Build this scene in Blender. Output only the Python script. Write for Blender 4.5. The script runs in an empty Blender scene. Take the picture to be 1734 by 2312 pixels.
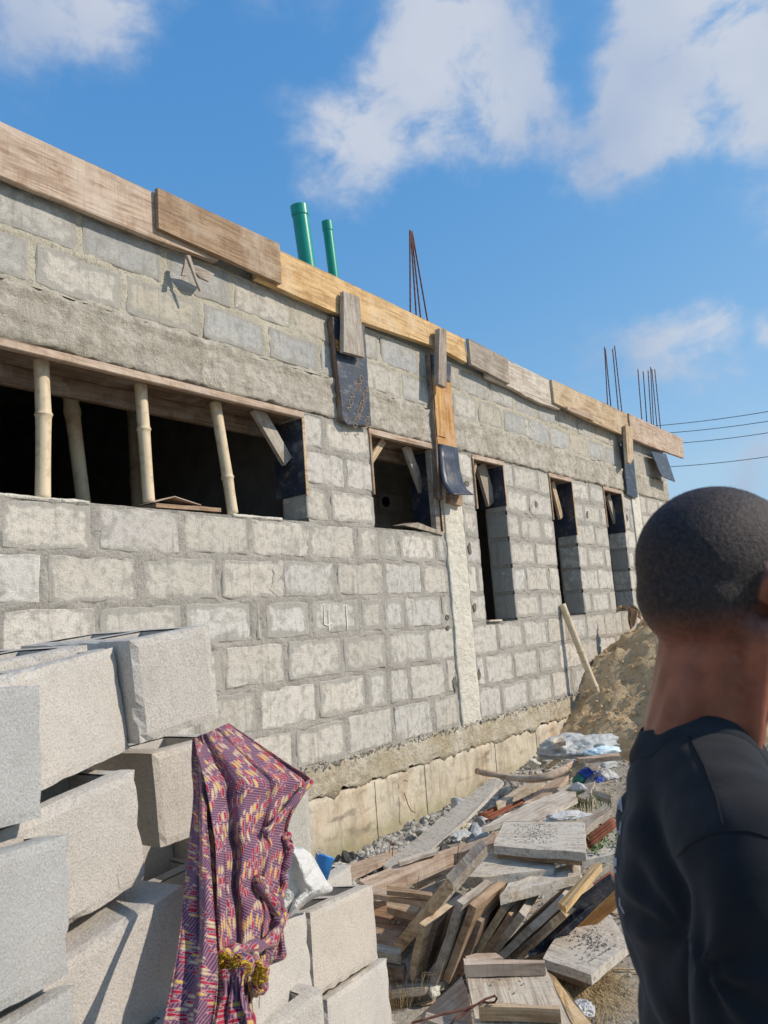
import bpy, bmesh, math, random
from mathutils import Vector, Matrix, noise, Quaternion
from mathutils.bvhtree import BVHTree
random.seed(7)
S = bpy.context.scene
C = S.collection
# ------------------------------------------------------------------ camera
FPX, CX, CY = 1735.0, 867.0, 1156.0
CAM = Vector((0, -3.35, 1.5))
RW = Matrix(((0.61344617, -0.06982314, -0.78664383),
             (-0.78626224, -0.14732891, -0.60007156),
             (-0.0739965, 0.98661995, -0.14527765)))      # camera axes -> place axes
cam_d = bpy.data.cameras.new('camera'); cam = bpy.data.objects.new('camera', cam_d); C.objects.link(cam)
cam.matrix_world = Matrix.Translation(CAM) @ RW.to_4x4()
cam_d.sensor_fit = 'VERTICAL'; cam_d.sensor_height = 36.0; cam_d.sensor_width = 27.0
cam_d.lens = FPX / 2312 * 36.0
cam_d.clip_start = 0.05; cam_d.clip_end = 3000
cam_d.dof.use_dof = True; cam_d.dof.focus_distance = 3.6; cam_d.dof.aperture_fstop = 10.0
S.camera = cam
# ------------------------------------------------------------------ light
SUN = Vector((0.60, -1.0, 0.80)).normalized()            # direction towards the sun
sl = bpy.data.lights.new('sun', 'SUN'); so = bpy.data.objects.new('sun', sl); C.objects.link(so)
sl.energy = 4.0; sl.angle = math.radians(0.5); sl.color = (1.0, 0.90, 0.79)
so.rotation_euler = SUN.to_track_quat('Z', 'Y').to_euler(); so.location = (6, -12, 12)
S.view_settings.view_transform = 'Standard'; S.view_settings.look = 'None'
S.view_settings.gamma = 1.0; S.view_settings.exposure = 0.0; S.view_settings.use_curve_mapping = False
W = bpy.data.worlds.new('World'); S.world = W; W.use_nodes = True
wn = W.node_tree; wn.nodes.clear()

class NT:
    """small helper to write node trees"""
    def __init__(s, t): s.t = t
    def n(s, typ, ins=None, **kw):
        nd = s.t.nodes.new(typ)
        for k, v in kw.items(): setattr(nd, k, v)
        for k, v in (ins or {}).items(): s.set(nd, k, v)
        return nd
    def set(s, nd, k, v):
        i = nd.inputs[k]
        if isinstance(v, bpy.types.NodeSocket): s.t.links.new(v, i)
        elif isinstance(v, bpy.types.Node): s.t.links.new(v.outputs[0], i)
        else: i.default_value = v
    def m(s, op, a, b=None, c=None, clamp=False):
        nd = s.n('ShaderNodeMath', {0: a}, operation=op, use_clamp=clamp)
        if b is not None: s.set(nd, 1, b)
        if c is not None: s.set(nd, 2, c)
        return nd.outputs[0]
    def vm(s, op, a, b=None):
        nd = s.n('ShaderNodeVectorMath', {0: a}, operation=op)
        if b is not None: s.set(nd, 1, b)
        return nd.outputs['Value'] if op in ('LENGTH', 'DISTANCE', 'DOT_PRODUCT') else nd.outputs[0]
    def noise(s, vec, scale, detail=4, rough=.55, dist=0, out=0):
        return s.n('ShaderNodeTexNoise', {'Vector': vec, 'Scale': scale, 'Detail': detail, 'Roughness': rough, 'Distortion': dist}).outputs[out]
    def mr(s, v, a, b, c=0., d=1., smooth=False):
        nd = s.n('ShaderNodeMapRange', {0: v, 1: a, 2: b, 3: c, 4: d}, clamp=True)
        if smooth: nd.interpolation_type = 'SMOOTHSTEP'
        return nd.outputs[0]
    def mix(s, f, a, b, typ='MIX'):
        nd = s.n('ShaderNodeMix', data_type='RGBA', blend_type=typ, clamp_factor=True)
        s.set(nd, 0, f)
        for k, v in ((6, a), (7, b)):
            if isinstance(v, (tuple, list)): v = tuple(v)[:3] + (1.,)
            s.set(nd, k, v)
        return nd.outputs[2]
    def scale(s, v, sc):
        return s.n('ShaderNodeMapping', {'Vector': v, 'Scale': sc}).outputs[0]

def pix_dir(px, py):
    return (RW @ Vector(((px - CX) / FPX, -(py - CY) / FPX, -1.0)))
def at(px, py, depth): return CAM + pix_dir(px, py) * depth
def on_wall(px, py, y=0.0):
    d = pix_dir(px, py); return CAM + d * ((y - CAM.y) / d.y)
def on_level(px, py, z):
    d = pix_dir(px, py); return CAM + d * ((z - CAM.z) / d.z)

# sky with drifting cumulus wisps (pure function of direction)
w = NT(wn)
tc = w.n('ShaderNodeTexCoord')
dirv = w.vm('NORMALIZE', tc.outputs['Generated'])
sky = w.n('ShaderNodeTexSky', sky_type='NISHITA', sun_disc=False)
sky.sun_elevation = math.asin(SUN.z); sky.sun_rotation = math.atan2(SUN.x, SUN.y)
sky.air_density = 1.0; sky.dust_density = 0.35; sky.ozone_density = 3.0; sky.altitude = 0
wob = w.n('ShaderNodeTexNoise', {'Vector': dirv, 'Scale': 4.5, 'Detail': 7, 'Roughness': .6})
wv = w.vm('SCALE', w.vm('SUBTRACT', wob.outputs['Color'], (.5, .5, .5)))
wv.node.inputs[3].default_value = .20
dw = w.vm('ADD', dirv, wv)
blobs = [(1010, 40, 230, 1.), (1120, 150, 170, .9), (950, 190, 170, 1.), (870, 290, 190, .95), (740, 300, 150, .6), (830, 410, 120, .5),
         (1010, 270, 170, .8), (1150, 290, 150, .75), (1100, 385, 110, .6), (1580, 60, 220, 1.), (1690, 140, 190, 1.), (1460, 160, 170, .9),
         (1500, 270, 160, .8), (1380, 350, 150, .65), (1290, 400, 110, .5), (1250, 290, 130, .65), (100, -10, 250, .9), (280, -40, 220, .8), (60, 90, 130, .4),
         (1390, 755, 120, .75), (1520, 740, 130, .75), (1320, 850, 110, .5), (1620, 720, 90, .5), (1530, 830, 120, .5), (1640, 880, 90, .6),
         (1740, 770, 90, .8), (1710, 1025, 90, .8), (1630, 1050, 90, .55), (1900, 300, 300, .8), (-200, 300, 260, .5), (600, -250, 300, .7), (1500, -300, 350, .8)]
tot = None
for bx, by, br, bs in blobs:
    c = pix_dir(bx, by).normalized()
    q = w.vm('DISTANCE', dw, tuple(c))
    v = w.m('MULTIPLY', w.mr(q, br / FPX * 1.02, 0.0, 0., 1., True), bs)
    tot = v if tot is None else w.m('MAXIMUM', tot, v) if False else w.m('ADD', tot, v)
fine = w.noise(w.scale(dirv, (1, 1, 1.6)), 11, 8, .58, .3)
fil = w.noise(dirv, 2.6, 5, .6)
gen = w.mr(fil, .58, .80, 0, .5)
tot = w.m('ADD', w.m('MINIMUM', tot, 1.25), w.m('MULTIPLY', gen, .0))
dens = w.m('MULTIPLY', tot, w.mr(fine, .30, .70, .22, 1.22))
dens = w.mr(dens, .10, .95, 0., .88, True)
shade = w.noise(dirv, 5, 3, .5)
ccol = w.mix(w.mr(shade, .35, .65), (4.3, 5.1, 6.7), (6.3, 6.7, 7.5))
sc_ = w.n('ShaderNodeSeparateColor', {0: sky})
def chan(i, g, a): return w.m('MULTIPLY', w.m('POWER', w.m('MINIMUM', w.m('MULTIPLY', sc_.outputs[i], .1875), (.50, .78, 1.)[i]), g), a * 10.)
toned = w.n('ShaderNodeCombineColor', {0: chan(0, 1.165, .887), 1: chan(1, .658, .707), 2: chan(2, .342, .80)})
col = w.mix(dens, toned.outputs[0], ccol)
bg = w.n('ShaderNodeBackground', {'Color': col, 'Strength': 0.10})
w.n('ShaderNodeOutputWorld', {'Surface': bg})

# ------------------------------------------------------------------ object helpers
def tag(o, label=None, cat=None, group=None, kind=None):
    if label: o['label'] = label
    if cat: o['category'] = cat
    if group: o['group'] = group
    if kind: o['kind'] = kind
    return o
def link(name, me, mats, parent=None, mw=None):
    o = bpy.data.objects.new(name, me); C.objects.link(o)
    if mats is not None:
        for m_ in (mats if isinstance(mats, (list, tuple)) else [mats]):
            if m_ and len(me.materials) < (len(mats) if isinstance(mats, (list, tuple)) else 1): me.materials.append(m_)
    if mw is not None: o.matrix_world = mw
    if parent is not None:
        o.parent = parent; o.matrix_parent_inverse = parent.matrix_world.inverted()
    return o
def mesh(name, vs, fs, mats=None, parent=None, mw=None, smooth=False):
    me = bpy.data.meshes.new(name); me.from_pydata([tuple(v) for v in vs], [], fs); me.update()
    bm = bmesh.new(); bm.from_mesh(me); bmesh.ops.recalc_face_normals(bm, faces=bm.faces); bm.to_mesh(me); bm.free()
    if smooth: me.polygons.foreach_set('use_smooth', [True] * len(me.polygons))
    return link(name, me, mats, parent, mw)
def empty(name, loc=(0, 0, 0), rz=0):
    o = bpy.data.objects.new(name, None); C.objects.link(o); o.location = loc; o.rotation_euler = (0, 0, rz)
    o.matrix_world = Matrix.Translation(Vector(loc)) @ Matrix.Rotation(rz, 4, 'Z'); o.empty_display_size = .2
    return o
def jn(s, p, k=1.0): return noise.noise(Vector(p) * s) * k
def frame(o, x, n):
    """matrix with local x along x, z along n"""
    x = x.normalized(); z = (n - x * n.dot(x)).normalized(); y = z.cross(x)
    M = Matrix((x, y, z)).transposed().to_4x4(); M.translation = o; return M
def prism(name, pts, ext, m, parent=None, color=None, grain=0, rough=.0, seg=.06, bow=0, mw_only=False):
    """a solid board: outline pts (3D), pushed along vector ext; local x runs along edge number `grain`"""
    pts = [Vector(p) for p in pts]; ext = Vector(ext)
    n = len(pts); gx = pts[(grain + 1) % n] - pts[grain]
    cen = sum(pts, Vector()) / n
    M = frame(cen, gx, -ext); Mi = M.inverted(); L = gx.length
    out = []
    for i in range(n):
        a, b = pts[i], pts[(i + 1) % n]; k = max(1, int((b - a).length / seg)) if rough else 1
        if bow and k < 6: k = 6
        for j in range(k):
            p = a.lerp(b, j / k)
            if rough:
                s_ = rough * (1.0 if j else .6)
                p = p + Vector((jn(9, p * 1.7), jn(9, p * 1.7 + Vector((31, 0, 0))), jn(9, p * 1.7 + Vector((0, 57, 0))))) * s_
            if bow:
                t = (Mi @ p).x / L; p = p - ext.normalized() * bow * (1 - 4 * t * t)
            out.append(p)
    k = len(out); vs = [Mi @ p for p in out] + [Mi @ (p + ext) for p in out]
    fs = [list(range(k)), list(range(2 * k - 1, k - 1, -1))] + [[i, k + i, k + (i + 1) % k, (i + 1) % k] for i in range(k)]
    o = mesh(name, vs, fs, m, parent, M)
    if color: o.color = tuple(color) + (1,)
    return o
def box_at(name, M, sx, sy, sz, m, parent=None, color=None, bev=0.0, jit=0.0):
    bm = bmesh.new(); bmesh.ops.create_cube(bm, size=1)
    for v in bm.verts: v.co = Vector((v.co.x * sx, v.co.y * sy, v.co.z * sz))
    if bev: bmesh.ops.bevel(bm, geom=bm.edges[:], offset=bev, segments=1, affect='EDGES')
    if jit:
        for v in bm.verts: v.co += Vector((random.uniform(-1, 1), random.uniform(-1, 1), random.uniform(-1, 1))) * jit
    me = bpy.data.meshes.new(name); bm.to_mesh(me); bm.free()
    o = link(name, me, m, parent, M)
    if color: o.color = tuple(color) + (1,)
    return o
def box(name, lo, hi, m, parent=None, color=None, bev=0, jit=0):
    lo, hi = Vector(lo), Vector(hi); c = (lo + hi) / 2; d = hi - lo
    return box_at(name, Matrix.Translation(c), d.x, d.y, d.z, m, parent, color, bev, jit)
def tube_data(path, rad, seg=10, ring=None, caps=True):
    vs, fs = [], []; n = len(path); path = [Vector(p) for p in path]
    up = Vector((0, 0, 1))
    d0 = (path[-1] - path[0]).normalized()
    if abs(d0.z) > .9: up = Vector((1, 0, 0))
    for i, p in enumerate(path):
        d = (path[min(i + 1, n - 1)] - path[max(i - 1, 0)]).normalized()
        u = d.cross(up).normalized(); v = u.cross(d); r = rad[i] if isinstance(rad, (list, tuple)) else rad
        for k in range(seg):
            a = 2 * math.pi * k / seg; vs.append(p + (u * math.cos(a) + v * math.sin(a)) * r)
    for i in range(n - 1):
        for k in range(seg):
            fs.append((i * seg + k, i * seg + (k + 1) % seg, (i + 1) * seg + (k + 1) % seg, (i + 1) * seg + k))
    if caps: fs.append(tuple(range(seg))[::-1]); fs.append(tuple(range((n - 1) * seg, n * seg)))
    return vs, fs
def tube(name, path, rad, m, parent=None, seg=10, color=None, smooth=True, local=True):
    vs, fs = tube_data(path, rad, seg)
    o0 = Vector(path[-1] if path[-1][2] < path[0][2] else path[0])
    ax = (Vector(path[-1]) - Vector(path[0]))
    M = frame(o0, ax, Vector((0, 0, 1)) if abs(ax.normalized().z) < .9 else Vector((1, 0, 0)))
    Mi = M.inverted()
    o = mesh(name, [Mi @ v for v in vs], fs, m, parent, M, smooth)
    if color: o.color = tuple(color) + (1,)
    return o
def merge(parts):
    V, F = [], []
    for vs, fs in parts:
        b = len(V); V += list(vs); F += [tuple(i + b for i in f) for f in fs]
    return V, F

# ------------------------------------------------------------------ materials
def new_mat(name, rough=.9, spec=.25):
    m = bpy.data.materials.new(name); m.use_nodes = True; t = m.node_tree; t.nodes.clear(); k = NT(t)
    b = k.n('ShaderNodeBsdfPrincipled', {'Roughness': rough, 'Specular IOR Level': spec}); k.n('ShaderNodeOutputMaterial', {'Surface': b.outputs[0]})
    return m, k, b
def bump(k, b, h, dist, strength=1.0, prev=None):
    nd = k.n('ShaderNodeBump', {'Height': h, 'Distance': dist, 'Strength': strength})
    if prev is not None: k.set(nd, 'Normal', prev)
    k.set(b, 'Normal', nd.outputs[0]); return nd.outputs[0]
def pos(k): return k.n('ShaderNodeNewGeometry').outputs['Position']
def objc(k): return k.n('ShaderNodeTexCoord').outputs['Object']
def oinfo(k): return k.n('ShaderNodeObjectInfo')

def block_material():
    m, k, b = new_mat('laid_block'); p = pos(k); oi = oinfo(k)
    big = k.noise(p, 5, 5, .6); mid = k.noise(p, 22, 5, .6); grain = k.noise(p, 190, 3, .7)
    c = oi.outputs['Color']
    c = k.mix(k.mr(big, .40, .62, 0, .75), c, k.mix(.6, c, (.60, .56, .48)))
    c = k.mix(k.mr(mid, .48, .66, 0, .50), c, (.27, .25, .21)); blot = k.noise(p, 8.5, 6, .66, .6); c = k.mix(k.mr(blot, .53, .66, 0, .50), c, (.25, .235, .20))
    edge = k.n('ShaderNodeAttribute', attribute_name='edge').outputs['Fac']
    en = k.m('ADD', edge, k.m('MULTIPLY', k.m('SUBTRACT', k.noise(p, 8, 6, .66), .5), 2.6)); en = k.m('ADD', en, k.m('MULTIPLY', k.m('SUBTRACT', oi.outputs['Random'], .55), .8))
    c = k.mix(k.mr(en, .56, .80, 0, .75), c, k.mix(k.mr(grain, .4, .6), (.30, .28, .24), (.42, .39, .335)))
    c = k.mix(k.mr(grain, .53, .66, 0, .6), c, (.17, .16, .13)); c = k.mix(k.mr(grain, .44, .30, 0, .45), c, (.72, .69, .62))
    streak = k.noise(k.scale(p, (26, 26, 2.0)), 1, 4, .6)
    c = k.mix(k.mr(streak, .56, .68, 0, .40), c, (.22, .20, .16))
    k.set(b, 'Base Color', c)
    v = k.n('ShaderNodeTexVoronoi', {'Vector': p, 'Scale': 70, 'Randomness': 1.}, feature='F1').outputs[0]
    h = k.m('ADD', k.m('MULTIPLY', grain, .5), k.m('MULTIPLY', k.mr(v, 0, .25, 0, 1), .25))
    h = k.m('ADD', h, k.m('MULTIPLY', mid, .8))
    bump(k, b, h, .008, .9); return m
def mortar_material():
    m, k, b = new_mat('mortar', .95); p = pos(k)
    big = k.noise(p, 4, 5, .6); grain = k.noise(p, 120, 4, .75); mid = k.noise(p, 28, 6, .65)
    z = k.n('ShaderNodeSeparateXYZ', {0: p}).outputs[2]
    low = k.mix(k.mr(big, .35, .65), (.34, .31, .265), (.46, .42, .36)); hi = k.mix(k.mr(big, .35, .65), (.47, .42, .31), (.58, .53, .41))
    c = k.mix(k.mr(z, 3.05, 3.3), low, hi)
    c = k.mix(k.mr(mid, .55, .7, 0, .6), c, (.20, .185, .15)); c = k.mix(k.mr(grain, .52, .68, 0, .7), c, (.15, .14, .12))
    c = k.mix(k.mr(grain, .45, .32, 0, .4), c, (.66, .63, .56))
    k.set(b, 'Base Color', c)
    n1 = bump(k, b, mid, .02, .7); bump(k, b, grain, .005, .9, n1); return m
def concrete_material(name, c1, c2, dark, stripes=0.0, pits=.5):
    m, k, b = new_mat(name, .93); p = pos(k)
    big = k.noise(p, 3.2, 6, .62); mid = k.noise(p, 15, 7, .68); grain = k.noise(p, 150, 3, .7)
    streak = k.noise(k.scale(p, (14, 14, 1.6)), 1, 5, .65)
    c = k.mix(k.mr(big, .40, .60), c1, c2); c = k.mix(k.mr(k.noise(k.scale(p, (1.5, 1.5, 3)), 5, 7, .7), .50, .62, 0, .55), c, dark); c = k.mix(k.mr(k.noise(p, 6, 7, .7, .5), .54, .64, 0, .5), c, tuple(min(.9, x * 1.25) for x in c2)); c = k.mix(k.mr(mid, .52, .72, 0, .75), c, dark)
    c = k.mix(k.mr(streak, .56, .76, 0, stripes), c, tuple(x * .6 for x in dark))
    v = k.n('ShaderNodeTexVoronoi', {'Vector': k.scale(p, (1, 1, 1)), 'Scale': 38}, feature='F1').outputs[0]
    pit = k.mr(v, .05, .13, 1, 0)
    c = k.mix(k.m('MULTIPLY', pit, k.m('MULTIPLY', k.mr(mid, .45, .6), pits)), c, (.07, .06, .05))
    c = k.mix(k.mr(grain, .55, .72, 0, .4), c, (.18, .17, .14))
    k.set(b, 'Base Color', c)
    n1 = bump(k, b, mid, .05, .8); n2 = bump(k, b, k.m('MULTIPLY', pit, -1.0), .010, .9, n1); bump(k, b, grain, .006, .9, n2); return m
def plinth_material():
    m, k, b = new_mat('stained_plinth', .8); p = pos(k)
    sx = k.n('ShaderNodeSeparateXYZ', {0: p}); z = sx.outputs[2]
    big = k.noise(p, 2.4, 5, .6); streak = k.noise(k.scale(p, (3.4, 3.4, 1.0)), 1, 8, .72); st2 = k.noise(k.scale(p, (22, 22, 2.5)), 1, 5, .65)
    grain = k.noise(p, 130, 3, .7); mid = k.noise(p, 14, 6, .65)
    c = k.mix(k.mr(big, .35, .65), (.66, .57, .42), (.60, .53, .41))
    c = k.mix(k.mr(streak, .52, .70, 0, .70), c, (.62, .38, .20)); c = k.mix(k.mr(st2, .58, .72, 0, .60), c, (.24, .19, .13)); c = k.mix(k.mr(k.noise(k.scale(p, (3.5, 3.5, 2.6)), 1, 8, .72), .50, .64, 0, .65), c, (.34, .28, .19))
    blot = k.noise(k.scale(p, (1.5, 1.5, 4.5)), 2.4, 5, .6)
    c = k.mix(k.m('MULTIPLY', k.mr(blot, .54, .66, 0, .8), k.mr(streak, .35, .55)), c, (.17, .14, .11))
    lo = k.m('ADD', z, k.m('MULTIPLY', k.m('SUBTRACT', mid, .5), .35))
    c = k.mix(k.mr(lo, .30, .14, 0, .6), c, (.26, .24, .10))
    c = k.mix(k.mr(k.noise(k.scale(p, (4, 4, 1.2)), 1.7, 8, .74, .4), .50, .62, 0, .65), c, (.36, .29, .20)); c = k.mix(k.mr(mid, .52, .68, 0, .45), c, (.28, .23, .16)); c = k.mix(k.mr(grain, .56, .72, 0, .4), c, (.16, .13, .1))
    k.set(b, 'Base Color', c); n1 = bump(k, b, mid, .015, .5); bump(k, b, grain, .003, .5, n1); return m
def wood_material(name='sawn_wood', dusty=0.0, worn=.5):
    m, k, b = new_mat(name, .85, .2); o = objc(k); oi = oinfo(k); ofs = k.m('MULTIPLY', oi.outputs['Random'], 37.)
    ov = k.vm('ADD', o, k.n('ShaderNodeCombineXYZ', {0: ofs, 1: ofs, 2: ofs}).outputs[0])
    g = k.noise(k.scale(ov, (2.2, 38, 38)), 1, 6, .62, 1.2); gf = k.noise(k.scale(ov, (6, 170, 170)), 1, 4, .7)
    saw = k.noise(k.scale(ov, (170, 6, 6)), 1, 3, .6); big = k.noise(ov, 4, 5, .6); mid = k.noise(ov, 24, 5, .65)
    c = oi.outputs['Color']
    dk = k.mix(1.0, c, (.40, .34, .29), 'MULTIPLY'); lt = k.mix(.4, c, (.72, .66, .56))
    c = k.mix(k.mr(k.noise(ov, 9, 6, .7), .50, .66, 0, .65), c, k.mix(1.0, c, (.55, .42, .33), 'MULTIPLY')); c = k.mix(k.mr(g, .42, .68, 0, .85), c, dk); c = k.mix(k.mr(gf, .5, .7, 0, .55), c, dk); c = k.mix(k.mr(big, .5, .7, 0, .7), c, lt)
    c = k.mix(k.mr(saw, .52, .66, 0, .28), c, dk)
    c = k.mix(k.mr(mid, .60, .76, 0, worn), c, (.12, .10, .08))
    if dusty:
        d = k.noise(ov, 7, 6, .62); d2 = k.noise(ov, 60, 4, .7)
        c = k.mix(k.m('MULTIPLY', k.mr(d, .40, .58), dusty), c, (.56, .51, .43)); c = k.mix(k.m('MULTIPLY', k.mr(d2, .54, .66), dusty), c, (.22, .20, .17))
    k.set(b, 'Base Color', c)
    n1 = bump(k, b, g, .004, .7); n2 = bump(k, b, gf, .0015, .7, n1); bump(k, b, saw, .0012, .5, n2); return m
def ply_material():
    m, k, b = new_mat('film_faced_ply', .42, .5); o = objc(k); p = k.vm('ADD', o, k.n('ShaderNodeCombineXYZ', {0: k.m('MULTIPLY', oinfo(k).outputs['Random'], 9.)}).outputs[0])
    big = k.noise(p, 9, 6, .7); scr = k.noise(k.scale(p, (30, 7, 7)), 1, 7, .75); sp = k.noise(p, 75, 4, .7)
    c = k.mix(k.mr(big, .4, .65), (.022, .030, .052), (.040, .045, .06)); c = k.mix(k.mr(scr, .53, .70, 0, .72), c, (.26, .27, .29))
    c = k.mix(k.mr(sp, .60, .72, 0, .7), c, (.40, .39, .37)); c = k.mix(k.m('MULTIPLY', k.mr(big, .56, .70), .7), c, (.26, .17, .11))
    k.set(b, 'Base Color', c); bump(k, b, scr, .002, .6); return m
def simple(name, c1, c2, sc=20, rough=.8, spec=.3, bsc=60, bd=.002, coords='obj', lo=.35, hi=.65):
    m, k, b = new_mat(name, rough, spec); p = objc(k) if coords == 'obj' else pos(k)
    k.set(b, 'Base Color', k.mix(k.mr(k.noise(p, sc, 5, .6), lo, hi), c1, c2)); bump(k, b, k.noise(p, bsc, 4, .65), bd, .7); return m
def stack_block_material():
    m, k, b = new_mat('moulded_block', .96, .15); o = objc(k); oi = oinfo(k)
    ov = k.vm('ADD', o, k.n('ShaderNodeCombineXYZ', {0: k.m('MULTIPLY', oi.outputs['Random'], 11.)}).outputs[0])
    g = k.noise(ov, 260, 3, .75); g2 = k.noise(ov, 95, 4, .7); big = k.noise(ov, 7, 5, .6)
    v = k.n('ShaderNodeTexVoronoi', {'Vector': ov, 'Scale': 230.}, feature='F1').outputs[0]
    c = oi.outputs['Color']; c = k.mix(k.mr(big, .36, .66, 0, .5), c, k.mix(1., c, (.80, .80, .82), 'MULTIPLY'))
    c = k.mix(k.mr(k.noise(ov, 26, 6, .7), .52, .68, 0, .35), c, (.34, .31, .27)); c = k.mix(k.mr(v, .16, .05, 0, .7), c, (.17, .15, .125)); c = k.mix(k.mr(g, .50, .62, 0, .50), c, (.24, .22, .185)); c = k.mix(k.mr(g, .44, .32, 0, .5), c, (.70, .66, .58)); c = k.mix(k.mr(g2, .60, .72, 0, .5), c, (.22, .20, .17))
    k.set(b, 'Base Color', c)
    n1 = bump(k, b, g2, .003, .75); n2 = bump(k, b, g, .0022, 1.0, n1); bump(k, b, big, .006, .4, n2); return m
M_block = block_material(); M_mortar = mortar_material()
M_lintel = concrete_material('cast_lintel', (.47, .42, .33), (.64, .58, .48), (.32, .28, .215), .6, 1.0)
M_column = concrete_material('cast_column', (.86, .80, .67), (.80, .74, .61), (.64, .58, .46), .12, .45)
M_band = concrete_material('plinth_band', (.56, .47, .32), (.66, .59, .46), (.36, .29, .19), .5, .5)
M_plinth = plinth_material()
M_wood = wood_material(); M_dusty = wood_material('dusty_wood', .85, .4); M_ply = ply_material()
M_stack = stack_block_material()
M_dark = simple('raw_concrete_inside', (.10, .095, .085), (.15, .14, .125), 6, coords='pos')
M_gravel = simple('broken_stone', (.26, .235, .20), (.54, .50, .43), 9, coords='pos', bsc=40, bd=.01)
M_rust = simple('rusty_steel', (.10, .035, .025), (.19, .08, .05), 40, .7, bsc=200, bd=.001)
M_rust2 = simple('rusty_steel_red', (.30, .10, .05), (.20, .065, .035), 40, .75, bsc=200, bd=.002)  # redder, lighter rust for the loose bar bundles
M_white = simple('white_sack', (.58, .57, .54), (.44, .43, .41), 9, .55, .4, bsc=14, bd=.02)
M_black = simple('black_wire', (.02, .02, .02), (.03, .03, .03))

TINT = dict(grey=(.43, .37, .30), pale=(.66, .57, .44), pink=(.60, .46, .345), tan=(.62, .47, .30), yellow=(.78, .53, .26), brown=(.43, .30, .19),
            dark=(.26, .185, .13), orange=(.62, .33, .12), white=(.68, .61, .51), ash=(.50, .45, .38))

# ------------------------------------------------------------------ the building
FT = 0.685                       # top of plinth = floor
ROWS = [(.685, .942), (.942, 1.198), (1.198, 1.455), (1.455, 1.70), (1.70, 1.945), (1.945, 2.19), (2.19, 2.433), (2.433, 2.677), (2.677, 2.92), (3.21, 3.455), (3.455, 3.70)]
XL, XR = -2.0, 11.09
WINS = [(.45, 3.59, 2.19, 2.92), (4.265, 5.15, 2.19, 2.92), (5.69, 6.25, 1.455, 2.92), (7.19, 7.755, 1.455, 2.92), (8.62, 9.205, 1.455, 2.92)]
COLS = [(5.17, 5.45), (9.53, 9.80)]
bld = tag(empty('block_building', (4.5, .5, FT)), 'unfinished single storey building of grey cement blocks with board formwork round its roof beam', 'building')
core_parts = []
def cbox(lo, hi):
    x0, y0, z0 = lo; x1, y1, z1 = hi
    core_parts.append(([(x0, y0, z0), (x1, y0, z0), (x1, y1, z0), (x0, y1, z0), (x0, y0, z1), (x1, y0, z1), (x1, y1, z1), (x0, y1, z1)],
                       [(0, 1, 2, 3), (4, 7, 6, 5), (0, 4, 5, 1), (1, 5, 6, 2), (2, 6, 7, 3), (3, 7, 4, 0)]))
def solid_x(z):
    xs = [(XL, XR)]
    for a, b, z0, z1 in WINS:
        if z0 < z < z1: xs = [s for u, v in xs for s in ((u, min(v, a)), (max(u, b), v)) if s[1] - s[0] > .001]
    return xs
for z0, z1 in ((.60, 1.455), (1.455, 2.19), (2.19, 2.92), (2.92, 3.70)):
    for a, b in solid_x((z0 + z1) / 2): cbox((a, .02, z0), (b, .225, z1))
wall = mesh('wall', *merge(core_parts), M_mortar, bld)
# row joints measured along the facade
def jx(ox, oy, s, pts): return [on_wall(ox + s * x, oy + s * y).x for x, y in pts]
c3 = (0, 750, .42194); c4 = (600, 900, .36166); c5 = (500, 1350, .36166); c1 = (0, 250, .42194); c2 = (600, 430, .36166); c6 = (1000, 740, .44244); c7 = (1000, 1150, .30139)
J = {5: jx(*c3, [(505, 1050), (965, 1060), (1335, 1090), (1640, 1100)]) + jx(*c4, [(255, 900), (560, 920), (712, 920), (825, 920), (1060, 930)]),
     4: jx(*c3, [(235, 1330), (752, 1320), (1170, 1310), (1505, 1320)]) + jx(*c4, [(97, 1140), (442, 1150), (740, 1140), (975, 1130)]),
     3: jx(*c3, [(515, 1560), (975, 1530), (1360, 1550)]) + jx(*c4, [(-15, 1400), (280, 1400), (590, 1390), (732, 1370), (870, 1360), (1097, 1350)]),
     2: jx(*c5, [(10, 430), (405, 430), (755, 400), (1035, 340), (1290, 320)]),
     1: jx(*c5, [(-160, 740), (230, 690), (595, 640), (905, 580), (1042, 570), (1172, 550), (1400, 500)]),
     0: jx(*c5, [(70, 960), (450, 930), (785, 880), (1070, 820), (1325, 760)]),
     6: jx(*c4, [(395, 680)]), 7: jx(*c4, [(495, 470)]), 8: jx(*c4, [(360, 260)]),
     9: jx(*c1, [(165, 800), (660, 980), (1075, 1110), (1425, 1250)]) + jx(*c2, [(335, 1060), (840, 1220), (1320, 1380), (1480, 1450), (1635, 1500)]) + jx(*c6, [(430, 500), (545, 560), (645, 600), (740, 630), (828, 660), (1020, 720)]),
     10: jx(*c1, [(420, 680), (875, 880), (1240, 1000), (1560, 1120)]) + jx(*c2, [(430, 900), (705, 960), (955, 1080), (1210, 1180), (1395, 1260), (1550, 1330)]) + jx(*c6, [(480, 430), (585, 480), (685, 520), (770, 550), (850, 580), (1020, 650)])}
J2 = {0: jx(*c7, [(250, 1450), (435, 1420), (640, 1400), (820, 1350), (965, 1310), (1090, 1290)]),
      1: jx(*c7, [(320, 1200), (525, 1160), (710, 1130), (870, 1100), (1030, 1080), (1175, 1030), (1295, 990)]),
      2: jx(*c7, [(405, 960), (600, 930), (780, 910), (925, 900), (1078, 880), (1212, 850), (1335, 830)]),
      3: jx(*c7, [(725, 720), (1110, 700), (1248, 690)]), 4: jx(*c7, [(618, 530), (790, 520), (1160, 510)]), 5: jx(*c7, [(690, 330), (1080, 320), (1205, 330)]),
      6: jx(*c7, [(570, 120), (740, 120), (1128, 130)]) + [], 7: jx(*c6, [(435, 890), (715, 930)]), 8: jx(*c6, [(355, 750), (482, 780), (742, 840)])}
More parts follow.
